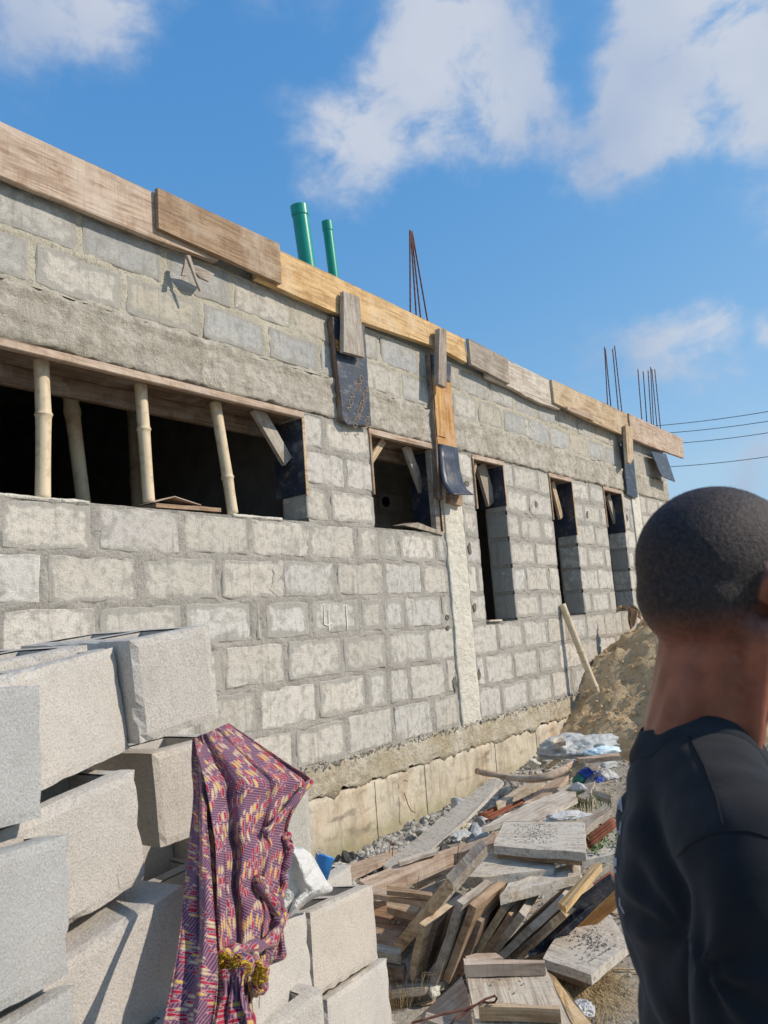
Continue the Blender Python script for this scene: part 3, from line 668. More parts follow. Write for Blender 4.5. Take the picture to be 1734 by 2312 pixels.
# pipes
M_pipe = simple('green_pvc', (.0, .27, .19), (.01, .31, .22), 5, .32, .5, bsc=30, bd=.0005)
def pipe(px0, py0, px1, py1, y, r, lab):
    a = on_wall(px0, py0, y); b = on_wall(px1, py1, y); d = (a - b).normalized(); e = tag(empty('drain_pipe', b - d * .4), lab, 'pipe', 'green drain pipes sticking out of the roof')
    vs, fs = [], []; seg = 28; base = b - d * .4; prof = [(0, r), ((a - base).length - .085, r), ((a - base).length - .075, r * 1.09), ((a - base).length, r * 1.09), ((a - base).length, r * .98), ((a - base).length - .3, r * .90)]
    u = d.cross(Vector((0, 1, 0))).normalized(); v = u.cross(d)
    for t, rr in prof:
        for k in range(seg): an = 2 * math.pi * k / seg; vs.append(base + d * t + (u * math.cos(an) + v * math.sin(an)) * rr)
    for i in range(5):
        for k in range(seg): fs.append((i * seg + k, i * seg + (k + 1) % seg, (i + 1) * seg + (k + 1) % seg, (i + 1) * seg + k))
    o = mesh('pipe_body', vs[:2 * seg], fs[:seg], M_pipe, e, smooth=True)
    f2 = [tuple(q - seg for q in f) for f in fs[seg:]]; mesh('socket', vs[seg:], f2, M_pipe, e)
    return e
pipe(675, 466, 700, 640, .35, .062, 'thicker and taller green drain pipe above the yellow plank')
pipe(738, 501, 758, 660, .35, .040, 'thinner green drain pipe right of the taller one')
# column starter bars
def rebar(lab, c, lines_, y, spread):
    e = empty('starter_bars', on_wall(c[0] + c[2] * lines_[0][2], c[1] + c[2] * lines_[0][3], y)); tag(e, lab, 'rebar', 'column starter bars standing above the roof beam')
    for i, (x0, z0, x1, z1) in enumerate(lines_):
        yy = y + spread[i]; a = on_wall(c[0] + c[2] * x0, c[1] + c[2] * z0, yy); b = on_wall(c[0] + c[2] * x1, c[1] + c[2] * z1, yy); d = (b - a).normalized(); b2 = b + d * .25
        n_ = 34; path = [a.lerp(b2, t / n_) for t in range(n_ + 1)]; rad = [.0068 + (.0012 if t % 2 else 0) for t in range(n_ + 1)]
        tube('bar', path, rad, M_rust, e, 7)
rebar('four rusty bars leaning together into a point above the roof beam', k9, [(900, 248, 903, 790), (905, 252, 942, 810), (910, 254, 970, 825), (914, 256, 1016, 845)], .10, (0, .03, .10, .12))
rebar('two pairs of tall rusty bars above the tan board', c6, [(825, 98, 843, 435), (829, 108, 861, 440), (866, 108, 899, 458), (876, 92, 917, 462)], .10, (0, .08, .0, .08))
rebar('six rusty bars in a row nearest the far corner of the building', c6, [(995, 212, 1018, 505), (1022, 222, 1043, 515), (1047, 218, 1067, 535), (1060, 200, 1077, 540), (1066, 210, 1096, 540), (1081, 212, 1114, 548)], .10, (0, .06, .0, .08, .02, .08))
# lizard on the board
lz = on_wall(1416, 951, -.09)
vs, fs = merge([tube_data([lz + Vector((.10, .0, -.035)), lz + Vector((.05, 0, -.02)), lz + Vector((0, 0, .0)), lz + Vector((-.02, 0, .03)), lz + Vector((-.012, 0, .065)), lz + Vector((.015, 0, .085))], [.002, .006, .013, .014, .012, .006], 8),
               tube_data([lz + Vector((-.01, .01, .02)), lz + Vector((-.02, .02, -.03))], [.005, .004], 6), tube_data([lz + Vector((-.01, -.01, .02)), lz + Vector((-.02, -.02, -.03))], [.005, .004], 6)])
tag(mesh('lizard', vs, fs, simple('lizard_skin', (.30, .08, .05), (.18, .06, .06)), smooth=True), 'tiny red brown lizard with raised head on the board at the far corner', 'lizard')
# power lines and their poles
def wire(p, q, lab):
    a, b = at(*p, 26), at(*q, 24); d = b - a; A = a - d * 1.2; B = b + d * 1.5; path = []
    for i in range(31):
        t = i / 30; pt = A.lerp(B, t); pt.z -= .5 * 4 * t * (1 - t) - .5 * 4 * .37 * .63 ; path.append(pt)
    tag(tube('power_line', path, .011, M_black, None, 6), lab, 'cable', 'black overhead cables right of the building'); return A, B
wl = [wire((1495, 962), (1734, 928), 'topmost black cable, leaving from behind the starter bars'), wire((1500, 980), (1734, 950), 'second black cable from the top'),
      wire((1522, 1003), (1734, 976), 'third black cable, level with the board end'), wire((1508, 1056), (1734, 1030), 'lowest black cable, level with the hanging plywood offcut')]
for i in (0, 1):
    x = sum((w_[i] for w_ in wl), Vector()) / 4
    tag(tube('utility_pole', [(x.x, x.y, -.5), (x.x, x.y, wl[0][i].z + .4)], [.14, .10], M_column, None, 12), ('grey pole behind the building that carries the cables' if i == 0 else 'grey pole right of the picture that carries the cables'), 'pole')

# ------------------------------------------------------------------ ground, sand, rubble
def gh(x, y):
    base = .03 + .10 * min(1, max(0, (x - 2.2) / 2.2)) + .14 * min(1, max(0, (x - 4.6) / 2.6))
    fall = max(0., min(1., (y + 3.2) / 2.6)); b = base * (.35 + .65 * fall)
    return b + noise.fractal(Vector((x * 1.3, y * 1.3, 0)), .8, 2, 4) * .035 + noise.noise(Vector((x * 7, y * 7, 4))) * .012
def sandh(x, y):
    wx = x + jn(1.1, (x, y, 3), .22); wy = y + jn(1.1, (x, y, 9), .22)
    d1 = math.hypot((wx - 9.05) * .96, (wy + 1.25) * .92); h1 = 2.09 - .71 * math.sqrt(d1 * d1 + .12)
    d2 = math.hypot((wx - 8.6), (wy + 4.6)); h2 = 1.25 - .5 * math.sqrt(d2 * d2 + .3)
    h = max(h1, h2) + .10 * math.exp(-abs(h1 - h2) * 4)
    return h + noise.fractal(Vector((x * 2.2, y * 2.2, 1)), .7, 2.1, 5) * .08 + noise.fractal(Vector((x * 9, y * 9, 5)), .8, 2.1, 4) * .034
def ground_mat():
    m, k, b = new_mat('dusty_ground', .97, .1); p = pos(k)
    big = k.noise(p, 1.3, 5, .6); mid = k.noise(p, 12, 6, .65); g = k.noise(p, 90, 4, .7)
    c = k.mix(k.mr(big, .35, .65), (.38, .33, .26), (.46, .42, .35)); c = k.mix(k.mr(mid, .5, .68, 0, .7), c, (.22, .18, .13)); c = k.mix(k.mr(g, .55, .68, 0, .7), c, (.60, .57, .51)); c = k.mix(k.mr(g, .43, .33, 0, .6), c, (.13, .11, .09))
    k.set(b, 'Base Color', c); n1 = bump(k, b, mid, .03, .7); bump(k, b, g, .008, .9, n1); return m
def sand_mat():
    m, k, b = new_mat('heaped_sand', .97, .1); p = pos(k)
    big = k.noise(p, 2.2, 5, .6); mid = k.noise(p, 14, 6, .68); g = k.noise(p, 70, 4, .75)
    c = k.mix(k.mr(big, .38, .62), (.64, .45, .25), (.74, .56, .34)); c = k.mix(k.mr(mid, .52, .7, 0, .6), c, (.36, .27, .16)); c = k.mix(k.mr(g, .54, .7, 0, .5), c, (.24, .18, .11))
    k.set(b, 'Base Color', c); n1 = bump(k, b, mid, .05, .85); bump(k, b, g, .012, 1., n1); return m
M_ground = ground_mat(); M_sand = sand_mat()
def grid_surface(name, x0, x1, y0, y1, st, fn, m, skip=None):
    nx = int((x1 - x0) / st); ny = int((y1 - y0) / st); vs = []; fs = []
    for i in range(nx + 1):
        for j in range(ny + 1):
            x = x0 + (x1 - x0) * i / nx; y = y0 + (y1 - y0) * j / ny; vs.append((x, y, fn(x, y)))
    for i in range(nx):
        for j in range(ny):
            a = i * (ny + 1) + j
            if skip and skip(vs[a], vs[a + ny + 2]): continue
            fs.append((a, a + ny + 1, a + ny + 2, a + 1))
    return mesh(name, vs, fs, m, smooth=True)
tag(grid_surface('ground', -4, 13, -8, .03, .06, gh, M_ground), 'dusty pale ground strewn with rubble beside the building', None, None, 'structure')
far = mesh('outer_ground', [(-400, -400, -.12), (400, -400, -.12), (400, 400, -.12), (-400, 400, -.12)], [(0, 1, 2, 3)], M_ground); tag(far, kind='structure')
heap = grid_surface('sand_heap', 5.6, 12.8, -7.6, .02, .045, lambda x, y: sandh(x, y), M_sand, lambda a, b: a[2] < gh(a[0], a[1]) - .08 and b[2] < gh(b[0], b[1]) - .08 and True)
tag(heap, 'large heap of brown building sand piled against the far end of the wall', 'sand heap')
dep = None
def gz_at(x, y): return max(gh(x, y), sandh(x, y))
rn = random.Random(11)
def scatter(n, fn, r0, r1, sub=1, up=.3):
    parts = []
    for _ in range(n):
        x, y = fn(); r = r0 + (r1 - r0) * rn.random() ** 2.5; parts.append(pebble((x, y, gz_at(x, y) + r * up), r, rn, sub))
    return merge(parts)
def foot():
    x = rn.uniform(2.6, 6.5); return x, -.04 - abs(rn.gauss(0, .22))
tag(mesh('rubble_strip', *scatter(3600, foot, .006, .038), M_gravel), 'broken grey stones along the foot of the plinth', None, None, 'stuff')
tag(mesh('gravel', *scatter(6000, lambda: (rn.uniform(1.2, 7.6), rn.uniform(-3.4, -.1)), .003, .016), M_gravel), 'small pale gravel on the ground', None, None, 'stuff')
tag(mesh('sand_clods', *scatter(2600, lambda: (rn.uniform(6.3, 10), rn.uniform(-4.5, -.1)), .008, .035, 1, .1), M_sand), 'loose clods on the sand heap', None, None, 'stuff')
def rock(px, py, z, r, lab, m=M_gravel, flat=1.0):
    p = on_level(px, py, z); vs, fs = pebble((0, 0, 0), r * .55, rn, 3)
    tag(mesh('rock', vs, fs, m, mw=Matrix.Translation(p)), lab, 'rock')
kJ = (700, 1650, .42194)
M_bluerock = simple('blue_grey_stone', (.33, .35, .36), (.46, .48, .48), 12, bsc=40, bd=.006)
M_lump = simple('black_lump', (.03, .03, .03), (.09, .085, .08), 30, bsc=60, bd=.02)
for x, y, z, r, lab, m in ((790, 395, .20, .10, 'squarish grey stone against the plinth below its stain', M_bluerock), (880, 560, .24, .13, 'big blue grey stone under the crossed boards', M_bluerock), (905, 490, .24, .09, 'blue grey stone behind the big one', M_bluerock),
                           (215, 700, .10, .10, 'black tar like lump at the plinth foot', M_lump), (600, 540, .17, .075, 'dark stone in the rubble strip nearest the plinth moss', M_gravel), (840, 520, .24, .07, 'pale stone leaning left of the blue grey ones', M_column),
                           (1440, 205, .36, .10, 'flat slab of old mortar near the driftwood end', M_column), (1200, 175, .33, .13, 'crumbly pale stone below the sack at the wall', M_column), (1250, 160, .34, .12, 'grey crumbly lump left of the sack', M_gravel)):
    rock(700 + .42194 * x, 1650 + .42194 * y, z, r, lab, m)
rock(980, 2235, .08, .06, 'rounded pale stone beside the dry grass', M_column)
# ------------------------------------------------------------------ fallen boards beside the wall
Hb = (800, 1850, .36166); Kb = (840, 2080, .33755); Lb = (1060, 1640, .20494); Jb = (700, 1650, .42194); Gb = (350, 1600, .33153); Fb = (0, 1380, .42135)
def lv(c, x, y, z): return on_level(c[0] + c[2] * x, c[1] + c[2] * y, z)
bgrp = 'loose boards dumped in the pile beside the wall'
def plank(label, c, pts, th, tint, m=None, grain=0, rough=.005, name='loose_board', cat='board', bow=0):
    P = [lv(c, *p) for p in pts]
    return tag(prism(name, P, (0, 0, -th), m or M_wood, None, TINT.get(tint, tint) if isinstance(tint, str) else tint, grain, rough, .05, bow), label, cat, bgrp)
plank('topmost short wide board of the pile, flat, speckled with cement', Lb, [(375, 1045, .50), (1265, 1050, .50), (1280, 1395, .50), (262, 1315, .50)], .035, 'white', M_dusty)
plank('dark edged short board directly under the topmost speckled one', Lb, [(420, 1140, .46), (1240, 1150, .46), (1235, 1470, .46), (305, 1400, .46)], .022, 'brown')
plank('dusty short board sloping left below the topmost pair', Hb, [(860, 190, .45), (1255, 275, .43), (1243, 312, .43), (800, 362, .43), (690, 355, .43)], .035, 'pale', M_dusty, 2)
plank('wide short board at the right above the leaning fan, dusty top', Hb, [(960, 400, .41), (1405, 262, .41), (1412, 345, .41), (910, 478, .40)], .035, 'pale', M_dusty, 3)
def lean(label, bot, top, end, zb, zt, tint, th=.03, c=Hb):
    A = lv(c, *bot, zb); B = lv(c, *top, zt); L = lv(c, *end, zt) - B
    if L.length > .9: L = L.normalized() * .9
    if L.length < .35: L = L.normalized() * .35
    n_ = (B - A).cross(L).normalized()
    if n_.dot(Vector((1, -.6, 0))) < 0: n_ = -n_
    tag(prism('leaning_board', [A, B, B + L, A + L], n_ * th, M_wood, None, TINT[tint], 3, .005, .05), label, 'board', 'short boards leaning side by side like books')
lean('leftmost short board of the leaning fan, lit narrow end', (330, 985), (405, 650), (500, 580), .12, .33, 'tan')
lean('dark board tucked behind the leftmost of the leaning fan', (395, 960), (480, 640), (560, 540), .12, .32, 'dark')
lean('long steep board of the leaning fan with a bright sawn right edge', (462, 1030), (640, 508), (780, 402), .10, .42, 'grey')
lean('steep board of the fan with fuzzy pale fibres along its edge', (548, 995), (722, 525), (860, 412), .11, .41, 'brown')
lean('dark steep board just right of the fuzzy edged one', (635, 950), (752, 618), (820, 540), .13, .33, 'dark')
lean('brown board of the fan with a split top corner', (725, 838), (912, 548), (985, 470), .15, .34, 'tan')
lean('thin shadowed board right of the split one', (790, 832), (960, 585), (1030, 490), .15, .32, 'brown')
lean('board with a rotted top end in the middle of the fan', (835, 828), (1030, 575), (1100, 470), .15, .34, 'grey')
lean('long low leaning board with knotted end face', (890, 845), (1262, 508), (1350, 400), .14, .36, 'ash')
lean('dark thin board squeezed under the knotted one', (965, 850), (1275, 600), (1350, 520), .13, .31, 'dark', .02)
lean('low leaning board reaching furthest right of the fan', (1000, 850), (1290, 570), (1400, 470), .13, .33, 'tan')
plank('bright narrow stick pointing up right from the fan', Hb, [(1275, 520, .38), (1512, 262, .48), (1545, 275, .48), (1318, 545, .38)], .025, 'yellow')
plank('curved black shuttering sheet at the right of the fan', Hb, [(1085, 830, .16), (1240, 640, .24), (1400, 480, .36), (1600, 335, .46), (1640, 400, .40), (1440, 590, .28), (1235, 780, .16)], .018, None, M_ply, 2)
plank('orange edged board under the curved black sheet', Hb, [(1220, 760, .15), (1440, 560, .27), (1650, 390, .37), (1680, 470, .31), (1480, 640, .20), (1225, 808, .11)], .03, 'orange')
plank('long stick crossing the fan from lower left, steeply raised', Hb, [(238, 782, .16), (285, 797, .16), (612, 402, .47), (585, 358, .48)], .028, 'tan')
plank('short thick stick standing on top of the long crossing stick', Hb, [(572, 350, .485), (602, 412, .46), (828, 162, .57), (792, 118, .58)], .04, 'grey')
plank('brown plywood sheet lying left of the leaning fan', Hb, [(100, 505, .13), (420, 535, .13), (400, 730, .13), (250, 800, .13), (90, 780, .13)], .018, (.36, .22, .14), M_wood, 0)
plank('thin board above the brown plywood, raised at its right', Hb, [(110, 430, .26), (485, 478, .30), (452, 515, .30), (110, 468, .26)], .022, 'pink')
plank('narrow brown batten on the thin board', Hb, [(200, 410, .31), (488, 450, .33), (480, 478, .33), (200, 442, .31)], .02, 'brown')
plank('dark brown offcut half under the thin board', Hb, [(200, 500, .20), (410, 545, .20), (380, 592, .20), (200, 548, .20)], .03, 'brown')
plank('dusty offcut nearest the block stack', Hb, [(120, 770, .20), (292, 805, .20), (285, 850, .20), (120, 820, .20)], .035, 'ash', M_dusty)
plank('dark offcut below the dusty one, nearest the block stack', Hb, [(100, 855, .16), (322, 898, .16), (300, 945, .16), (100, 900, .16)], .035, 'dark')
plank('pale slab on the ground under the steep boards', Hb, [(150, 1010, .10), (450, 978, .10), (560, 1010, .10), (440, 1050, .10), (190, 1078, .10)], .03, 'ash')
plank('large dusty board flat on the ground behind the man', Hb, [(1180, 868, .19), (1480, 968, .19), (1720, 770, .19), (1560, 548, .20), (1300, 650, .20)], .035, 'white', M_dusty, 0)
plank('dark board under the large dusty one', Hb, [(1190, 905, .145), (1430, 1000, .145), (1560, 890, .145), (1300, 760, .145)], .03, 'dark')
# foreground panel with battens
plank('wide worn panel in the foreground with two battens across', Kb, [(622, 300, .27), (1160, 300, .27), (1440, 920, .27), (740, 920, .27)], .028, 'pale', M_wood, 1, name='worn_panel', cat='panel')
plank('upper batten across the worn foreground panel', Kb, [(612, 248, .315), (1155, 258, .315), (1158, 276, .315), (620, 292, .315)], .040, 'pink')
plank('lower batten across the worn foreground panel', Kb, [(710, 548, .315), (1252, 560, .315), (1260, 588, .315), (712, 576, .315)], .040, 'tan')
plank('arched bark edged scrap behind the upper batten', Kb, [(625, 238, .30), (700, 212, .30), (830, 212, .30), (880, 245, .30), (640, 262, .30)], .02, 'pink')
plank('pale plywood slab wedged left under the worn panel', Kb, [(600, 370, .22), (440, 520, .18), (262, 675, .14), (180, 790, .12), (700, 900, .14), (650, 520, .2)], .02, 'pink', M_wood, 1)
plank('small board on the pale plywood slab', Kb, [(365, 605, .205), (660, 680, .205), (640, 740, .205), (350, 655, .205)], .02, 'ash')
plank('rough bark edged plank right under the worn panel', Kb, [(1165, 330, .21), (1225, 370, .21), (1560, 800, .16), (1400, 800, .16)], .035, 'yellow')
for lab, pts in (('rusty tie wire with a loop on the worn panel', [(270, 680), (360, 655), (480, 620), (620, 590), (700, 558), (760, 520), (822, 498), (834, 518), (820, 542), (780, 545), (740, 540)]), ('second thin rusty wire crossing the looped one', [(520, 700), (560, 650), (640, 596), (700, 556)])):
    tag(tube('tie_wire', [lv(Kb, x, y, .325 + (.02 if i % 2 else 0)) for i, (x, y) in enumerate(pts)], .0035, M_rust, None, 6), lab, 'wire')
# boards further along
plank('whitewashed plank leaning over the rubble, nearest the plinth', Jb, [(962, 255, .46), (1036, 270, .46), (850, 460, .36), (640, 640, .26), (430, 742, .20), (392, 718, .20)], .022, 'white', M_dusty, 0)
plank('long pale beam under the whitewashed plank, reaching the black lump', Jb, [(260, 800, .28), (500, 700, .30), (880, 590, .34), (1003, 548, .37), (985, 600, .35), (770, 660, .30), (330, 850, .26)], .055, 'pink', M_wood, 0)
plank('grey board in shade under the long pale beam', Jb, [(545, 790, .20), (760, 690, .22), (985, 600, .26), (940, 660, .24), (570, 825, .18)], .03, 'grey')
plank('short pinkish board with nails, leftmost by the plinth foot', Jb, [(105, 748, .12), (462, 632, .17), (477, 655, .17), (200, 785, .12)], .03, 'pink')
plank('thin batten on the long pale beam', Jb, [(470, 690, .32), (680, 628, .345), (684, 640, .345), (480, 704, .32)], .018, 'white')
plank('plank lying between driftwood and rusty bars', Lb, [(285, 828, .30), (560, 665, .33), (700, 602, .35), (832, 620, .35), (560, 740, .32), (312, 872, .29)], .035, 'pale')
plank('long plank running back to the wall beneath the driftwood', Lb, [(590, 850, .29), (830, 640, .33), (1090, 480, .38), (1130, 500, .38), (960, 700, .33), (770, 830, .29)], .03, 'pink')
plank('pale pointed slab like a blade across the pile', Lb, [(130, 1110, .34), (330, 1005, .35), (620, 860, .37), (1030, 700, .40), (1190, 790, .39), (1050, 855, .38), (900, 950, .37), (770, 1045, .36), (380, 1045, .35)], .03, 'white', M_wood, 1, .008)
plank('broken cream offcut hidden behind the pointed slab', Lb, [(960, 690, .36), (1040, 640, .37), (1150, 660, .37), (1180, 780, .36), (1060, 760, .36)], .03, 'pale')
plank('curved grey board rising towards the sack', Lb, [(1340, 370, .46), (1440, 375, .46), (1400, 560, .40), (1300, 815, .34), (1180, 765, .34), (1300, 560, .40)], .025, 'grey', M_wood, 2)
plank('grey board running under the man towards the topmost board', Lb, [(1235, 1060, .33), (1490, 845, .38), (1560, 900, .37), (1270, 1145, .32)], .03, 'grey')
plank('thin board under the white sack', Lb, [(1175, 345, .52), (1650, 292, .54), (1660, 330, .54), (1210, 358, .52)], .03, 'pink')
plank('narrow pale board standing in the rubble below the sack', Lb, [(960, 345, .44), (1010, 350, .44), (860, 450, .36), (830, 440, .36)], .02, 'pale')
plank('dusty white plank end at the right, low among weeds', Lb, [(1240, 1430, .24), (1600, 1290, .26), (1640, 1400, .24), (1240, 1490, .22)], .03, 'white', M_dusty)
plank('small slatted offcut beside the grass tuft', Lb, [(1350, 690, .38), (1560, 760, .38), (1560, 800, .36), (1400, 760, .36)], .03, 'ash')
plank('slim stick lying between mortar slab and blue netting', Lb, [(1150, 532, .37), (1290, 475, .39), (1300, 485, .39), (1160, 545, .37)], .012, 'yellow')
pth = [(80, 492, .46), (180, 515, .455), (300, 535, .44), (450, 562, .43), (640, 580, .42), (760, 572, .43), (900, 545, .44), (1030, 480, .46), (1165, 395, .49)]
tag(tube('driftwood_stick', [lv(Lb, *p) for p in pth], [.020, .022, .018, .020, .025, .028, .029, .027, .018], M_wood, None, 12, TINT['pink']), 'bent bare branch lying across the boards, pointing at the plinth', 'branch')
def bars(lab, p0, p1, n, z0, z1, wd):
    e = tag(empty('rusty_bars', lv(Lb, *p0, z0)), lab, 'steel bars')
    for i in range(n):
        a = lv(Lb, p0[0] + wd[0] * i, p0[1] + wd[1] * i, z0 + .01 * (i % 2)); b = lv(Lb, p1[0] + wd[0] * i * .8, p1[1] + wd[1] * i * .8, z1 + .01 * (i % 2))
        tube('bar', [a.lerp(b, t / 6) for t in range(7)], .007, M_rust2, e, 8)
bars('bundle of red rusty bars in the rubble between the planks', (100, 975), (540, 770), 6, .24, .28, (16, 14))
bars('bundle of red rusty bars sloping behind the man', (1270, 1235), (1580, 1010), 7, .26, .34, (8, 17))
bars('few red rusty bars low on the right by the orange board', (1300, 1790), (1560, 1610), 4, .2, .24, (20, 22))
rl = random.Random(21); chips = []
for _ in range(420):
    x, y = (rl.uniform(2.3, 7.0), rl.uniform(-2.1, -.15)); z = gz_at(x, y) + .006; a = rl.uniform(0, 6.28); L_, w_ = rl.uniform(.03, .16), rl.uniform(.004, .016)
    u = Vector((math.cos(a), math.sin(a), rl.uniform(-.12, .12))) * L_ / 2; v = Vector((-math.sin(a), math.cos(a), 0)) * w_ / 2; t_ = Vector((0, 0, .004)); c_ = Vector((x, y, z + .004))
    q = [c_ - u - v, c_ + u - v * .5, c_ + u * .9 + v, c_ - u + v]
    chips.append((q + [p_ + t_ for p_ in q], [(3, 2, 1, 0), (4, 5, 6, 7), (0, 1, 5, 4), (1, 2, 6, 5), (2, 3, 7, 6), (3, 0, 4, 7)]))
lit = tag(mesh('wood_chips', *merge(chips), M_wood), 'splinters and chips littered around the board pile', None, None, 'stuff'); lit.color = TINT['tan'] + (1,)
def crumbs_on(c, quad, z, n_, r0, r1, lab):
    parts = []; r_ = random.Random(n_)
    for _ in range(n_):
        u, v = min(1, max(0, r_.gauss(.5, .24))), min(1, max(0, r_.gauss(.5, .26))); a_, b_, c__, d_ = [Vector((q[0], q[1])) for q in quad]; p_ = a_.lerp(b_, u).lerp(d_.lerp(c__, u), v); w3 = lv(c, p_.x, p_.y, z); r = r_.uniform(r0, r1)
        parts.append(pebble((w3.x, w3.y, z + r * .3), r, r_, 1))
    tag(mesh('cement_crumbs', *merge(parts), M_mortar), lab, None, None, 'stuff')
crumbs_on(Lb, [(480, 1080), (960, 1080), (960, 1290), (480, 1290)], .50, 320, .001, .0042, 'grey cement crumbs on the topmost board')
crumbs_on(Hb, [(1250, 700), (1560, 600), (1640, 780), (1440, 900)], .195, 260, .001, .0055, 'grey cement crumbs on the large dusty board')
crumbs_on(Kb, [(660, 330), (1150, 330), (1230, 540), (720, 540)], .27, 24, .002, .005, 'cement crumbs on the worn foreground panel')
crumbs_on(Hb, [(150, 540), (390, 560), (360, 720), (160, 760)], .13, 30, .003, .010, 'cement crumbs on the brown plywood sheet')
for lab, c, a, b, z in (('bent rusty nail in the leftmost pinkish board', Jb, (420, 690), (425, 655), .17), ('second rusty nail in the leftmost pinkish board', Jb, (455, 690), (440, 672), .17), ('rusty nail standing up from the long pale beam', Jb, (785, 640), (790, 685), .33), ('rusty nail sticking out of the pale plank near the driftwood', Lb, (300, 700), (330, 735), .30)):
    p_ = lv(c, *b, z); tag(tube('nail', [p_, p_ + Vector((.008, .0, .035)), p_ + Vector((.02, -.005, .07))], .0022, M_rust, None, 6), lab, 'nail')
# crumpled plastic, sack, netting, bottle
def crumple(name, c, size, rot, m, seed, amp=.35, flat=.5, lab=None, cat=None, sub=5, parent=None):
    bm = bmesh.new(); bmesh.ops.create_icosphere(bm, subdivisions=sub, radius=1); o_ = Vector((seed * 3.1, seed, 0))
    for v in bm.verts:
        n_ = noise.fractal(v.co * 1.2 + o_, 1.0, 2.2, 3); r_ = 1 - abs(noise.noise(v.co * 2.2 + o_)) * 1.2 - abs(noise.noise(v.co * 5.5 + o_)) * .9
        k = 1 + amp * .8 * n_ + amp * .4 * r_
        q = v.co * k; q.z *= (1 if q.z > 0 else flat); v.co = Vector((q.x * size[0], q.y * size[1], q.z * size[2]))
    me = bpy.data.meshes.new(name); bm.to_mesh(me); bm.free()
    o = link(name, me, m, parent, Matrix.Translation(c) @ Matrix.Rotation(rot, 4, 'Z')); me.polygons.foreach_set('use_smooth', [True] * len(me.polygons))
    if lab: tag(o, lab, cat)
    return o
M_wbag = simple('pale_plastic', (.54, .52, .47), (.40, .41, .39), 5, .5, .4, bsc=18, bd=.02)
bagc = lv(Lb, 1200, 262, .50); bag = tag(empty('cement_sack', bagc), 'white and pale blue woven sack slumped below the sand heap', 'sack')
ang_b = math.atan2(-.55, .8)
crumple('sack_body', bagc, (.27, .14, .10), ang_b, M_wbag, 3, .5, .4, parent=bag)
crumple('sack_neck', lv(Lb, 1470, 285, .50), (.12, .045, .035), ang_b, simple('blue_plastic', (.50, .66, .72), (.66, .74, .76), 8, .5), 8, .5, .5, parent=bag)
crumple('sack_fold', lv(Lb, 960, 270, .47), (.11, .09, .07), ang_b + .6, M_wbag, 5, .5, .5, parent=bag)
tag(prism('wood_offcut', [lv(Lb, 915, 160, .62), lv(Lb, 1010, 112, .62), (lv(Lb, 1060, 160, .62)), lv(Lb, 940, 190, .60)], (0, 0, -.03), M_wood, None, TINT['pale'], 0, .006), 'pale offcut resting on the left end of the sack', 'offcut')
crumple('plastic_bag', lv(Lb, 1060, 1000, .40), (.12, .04, .025), ang_b, M_white, 12, .5, .4, 'crinkled white plastic bag behind the topmost board', 'plastic bag')
crumple('plastic_bag', lv(Lb, 1480, 440, .42), (.09, .05, .035), ang_b, M_wbag, 14, .5, .4, 'thin clear plastic scrap right of the curved board', 'plastic bag')
crumple('plastic_bag', lv(Lb, 1485, 565, .38), (.08, .06, .045), ang_b, M_white, 15, .5, .4, 'small white plastic bag beside the blue netting scrap', 'plastic bag')
crumple('paper_scrap', lv(Lb, 1190, 690, .37), (.035, .05, .03), 0, M_white, 16, .5, .4, 'small white paper scrap under the green bottle end', 'paper')
crumple('plastic_bag', lv(Kb, 1420, 590, .12), (.045, .03, .02), .4, M_white, 19, .6, .4, 'small white scrap on the straw right of the worn panel', 'plastic bag')
crumple('plastic_bag', lv(Jb, 800, 560, .30), (.08, .05, .02), .2, M_wbag, 22, .5, .4, 'clear plastic sheet scrap on the blue grey stones', 'plastic bag')
M_bluep = simple('blue_net', (.02, .05, .30), (.04, .09, .42), 30, .5, .5)
M_green = simple('green_glass', (.01, .12, .07), (.02, .20, .12), 20, .2, .6)
bt = tag(empty('plastic_bottle', lv(Lb, 1250, 570, .37)), 'green bottle wrapped in blue netting beside the curved board', 'bottle')
a, b = lv(Lb, 1330, 500, .42), lv(Lb, 1180, 625, .37)
tube('netting', [a.lerp(b, t) for t in (0, .1, .2, .35, .5, .62)], [.02, .045, .035, .05, .042, .05], M_bluep, bt, 14)
tube('bottle_base', [a.lerp(b, t) for t in (.55, .7, .85, 1., 1.02)], [.03, .043, .043, .038, .02], M_green, bt, 16)
tag(tube('blue_twine', [lv(Lb, *p) for p in ((1150, 590, .37), (1240, 540, .40), (1310, 500, .42), (1390, 498, .45), (1400, 520, .44))], .006, M_bluep), 'blue twine looped over the curved board', 'twine')
crumple('netting_scrap', lv(Lb, 1410, 600, .38), (.035, .03, .02), 0, M_bluep, 25, .7, .4, 'scrap of blue netting right of the curved board', 'netting')
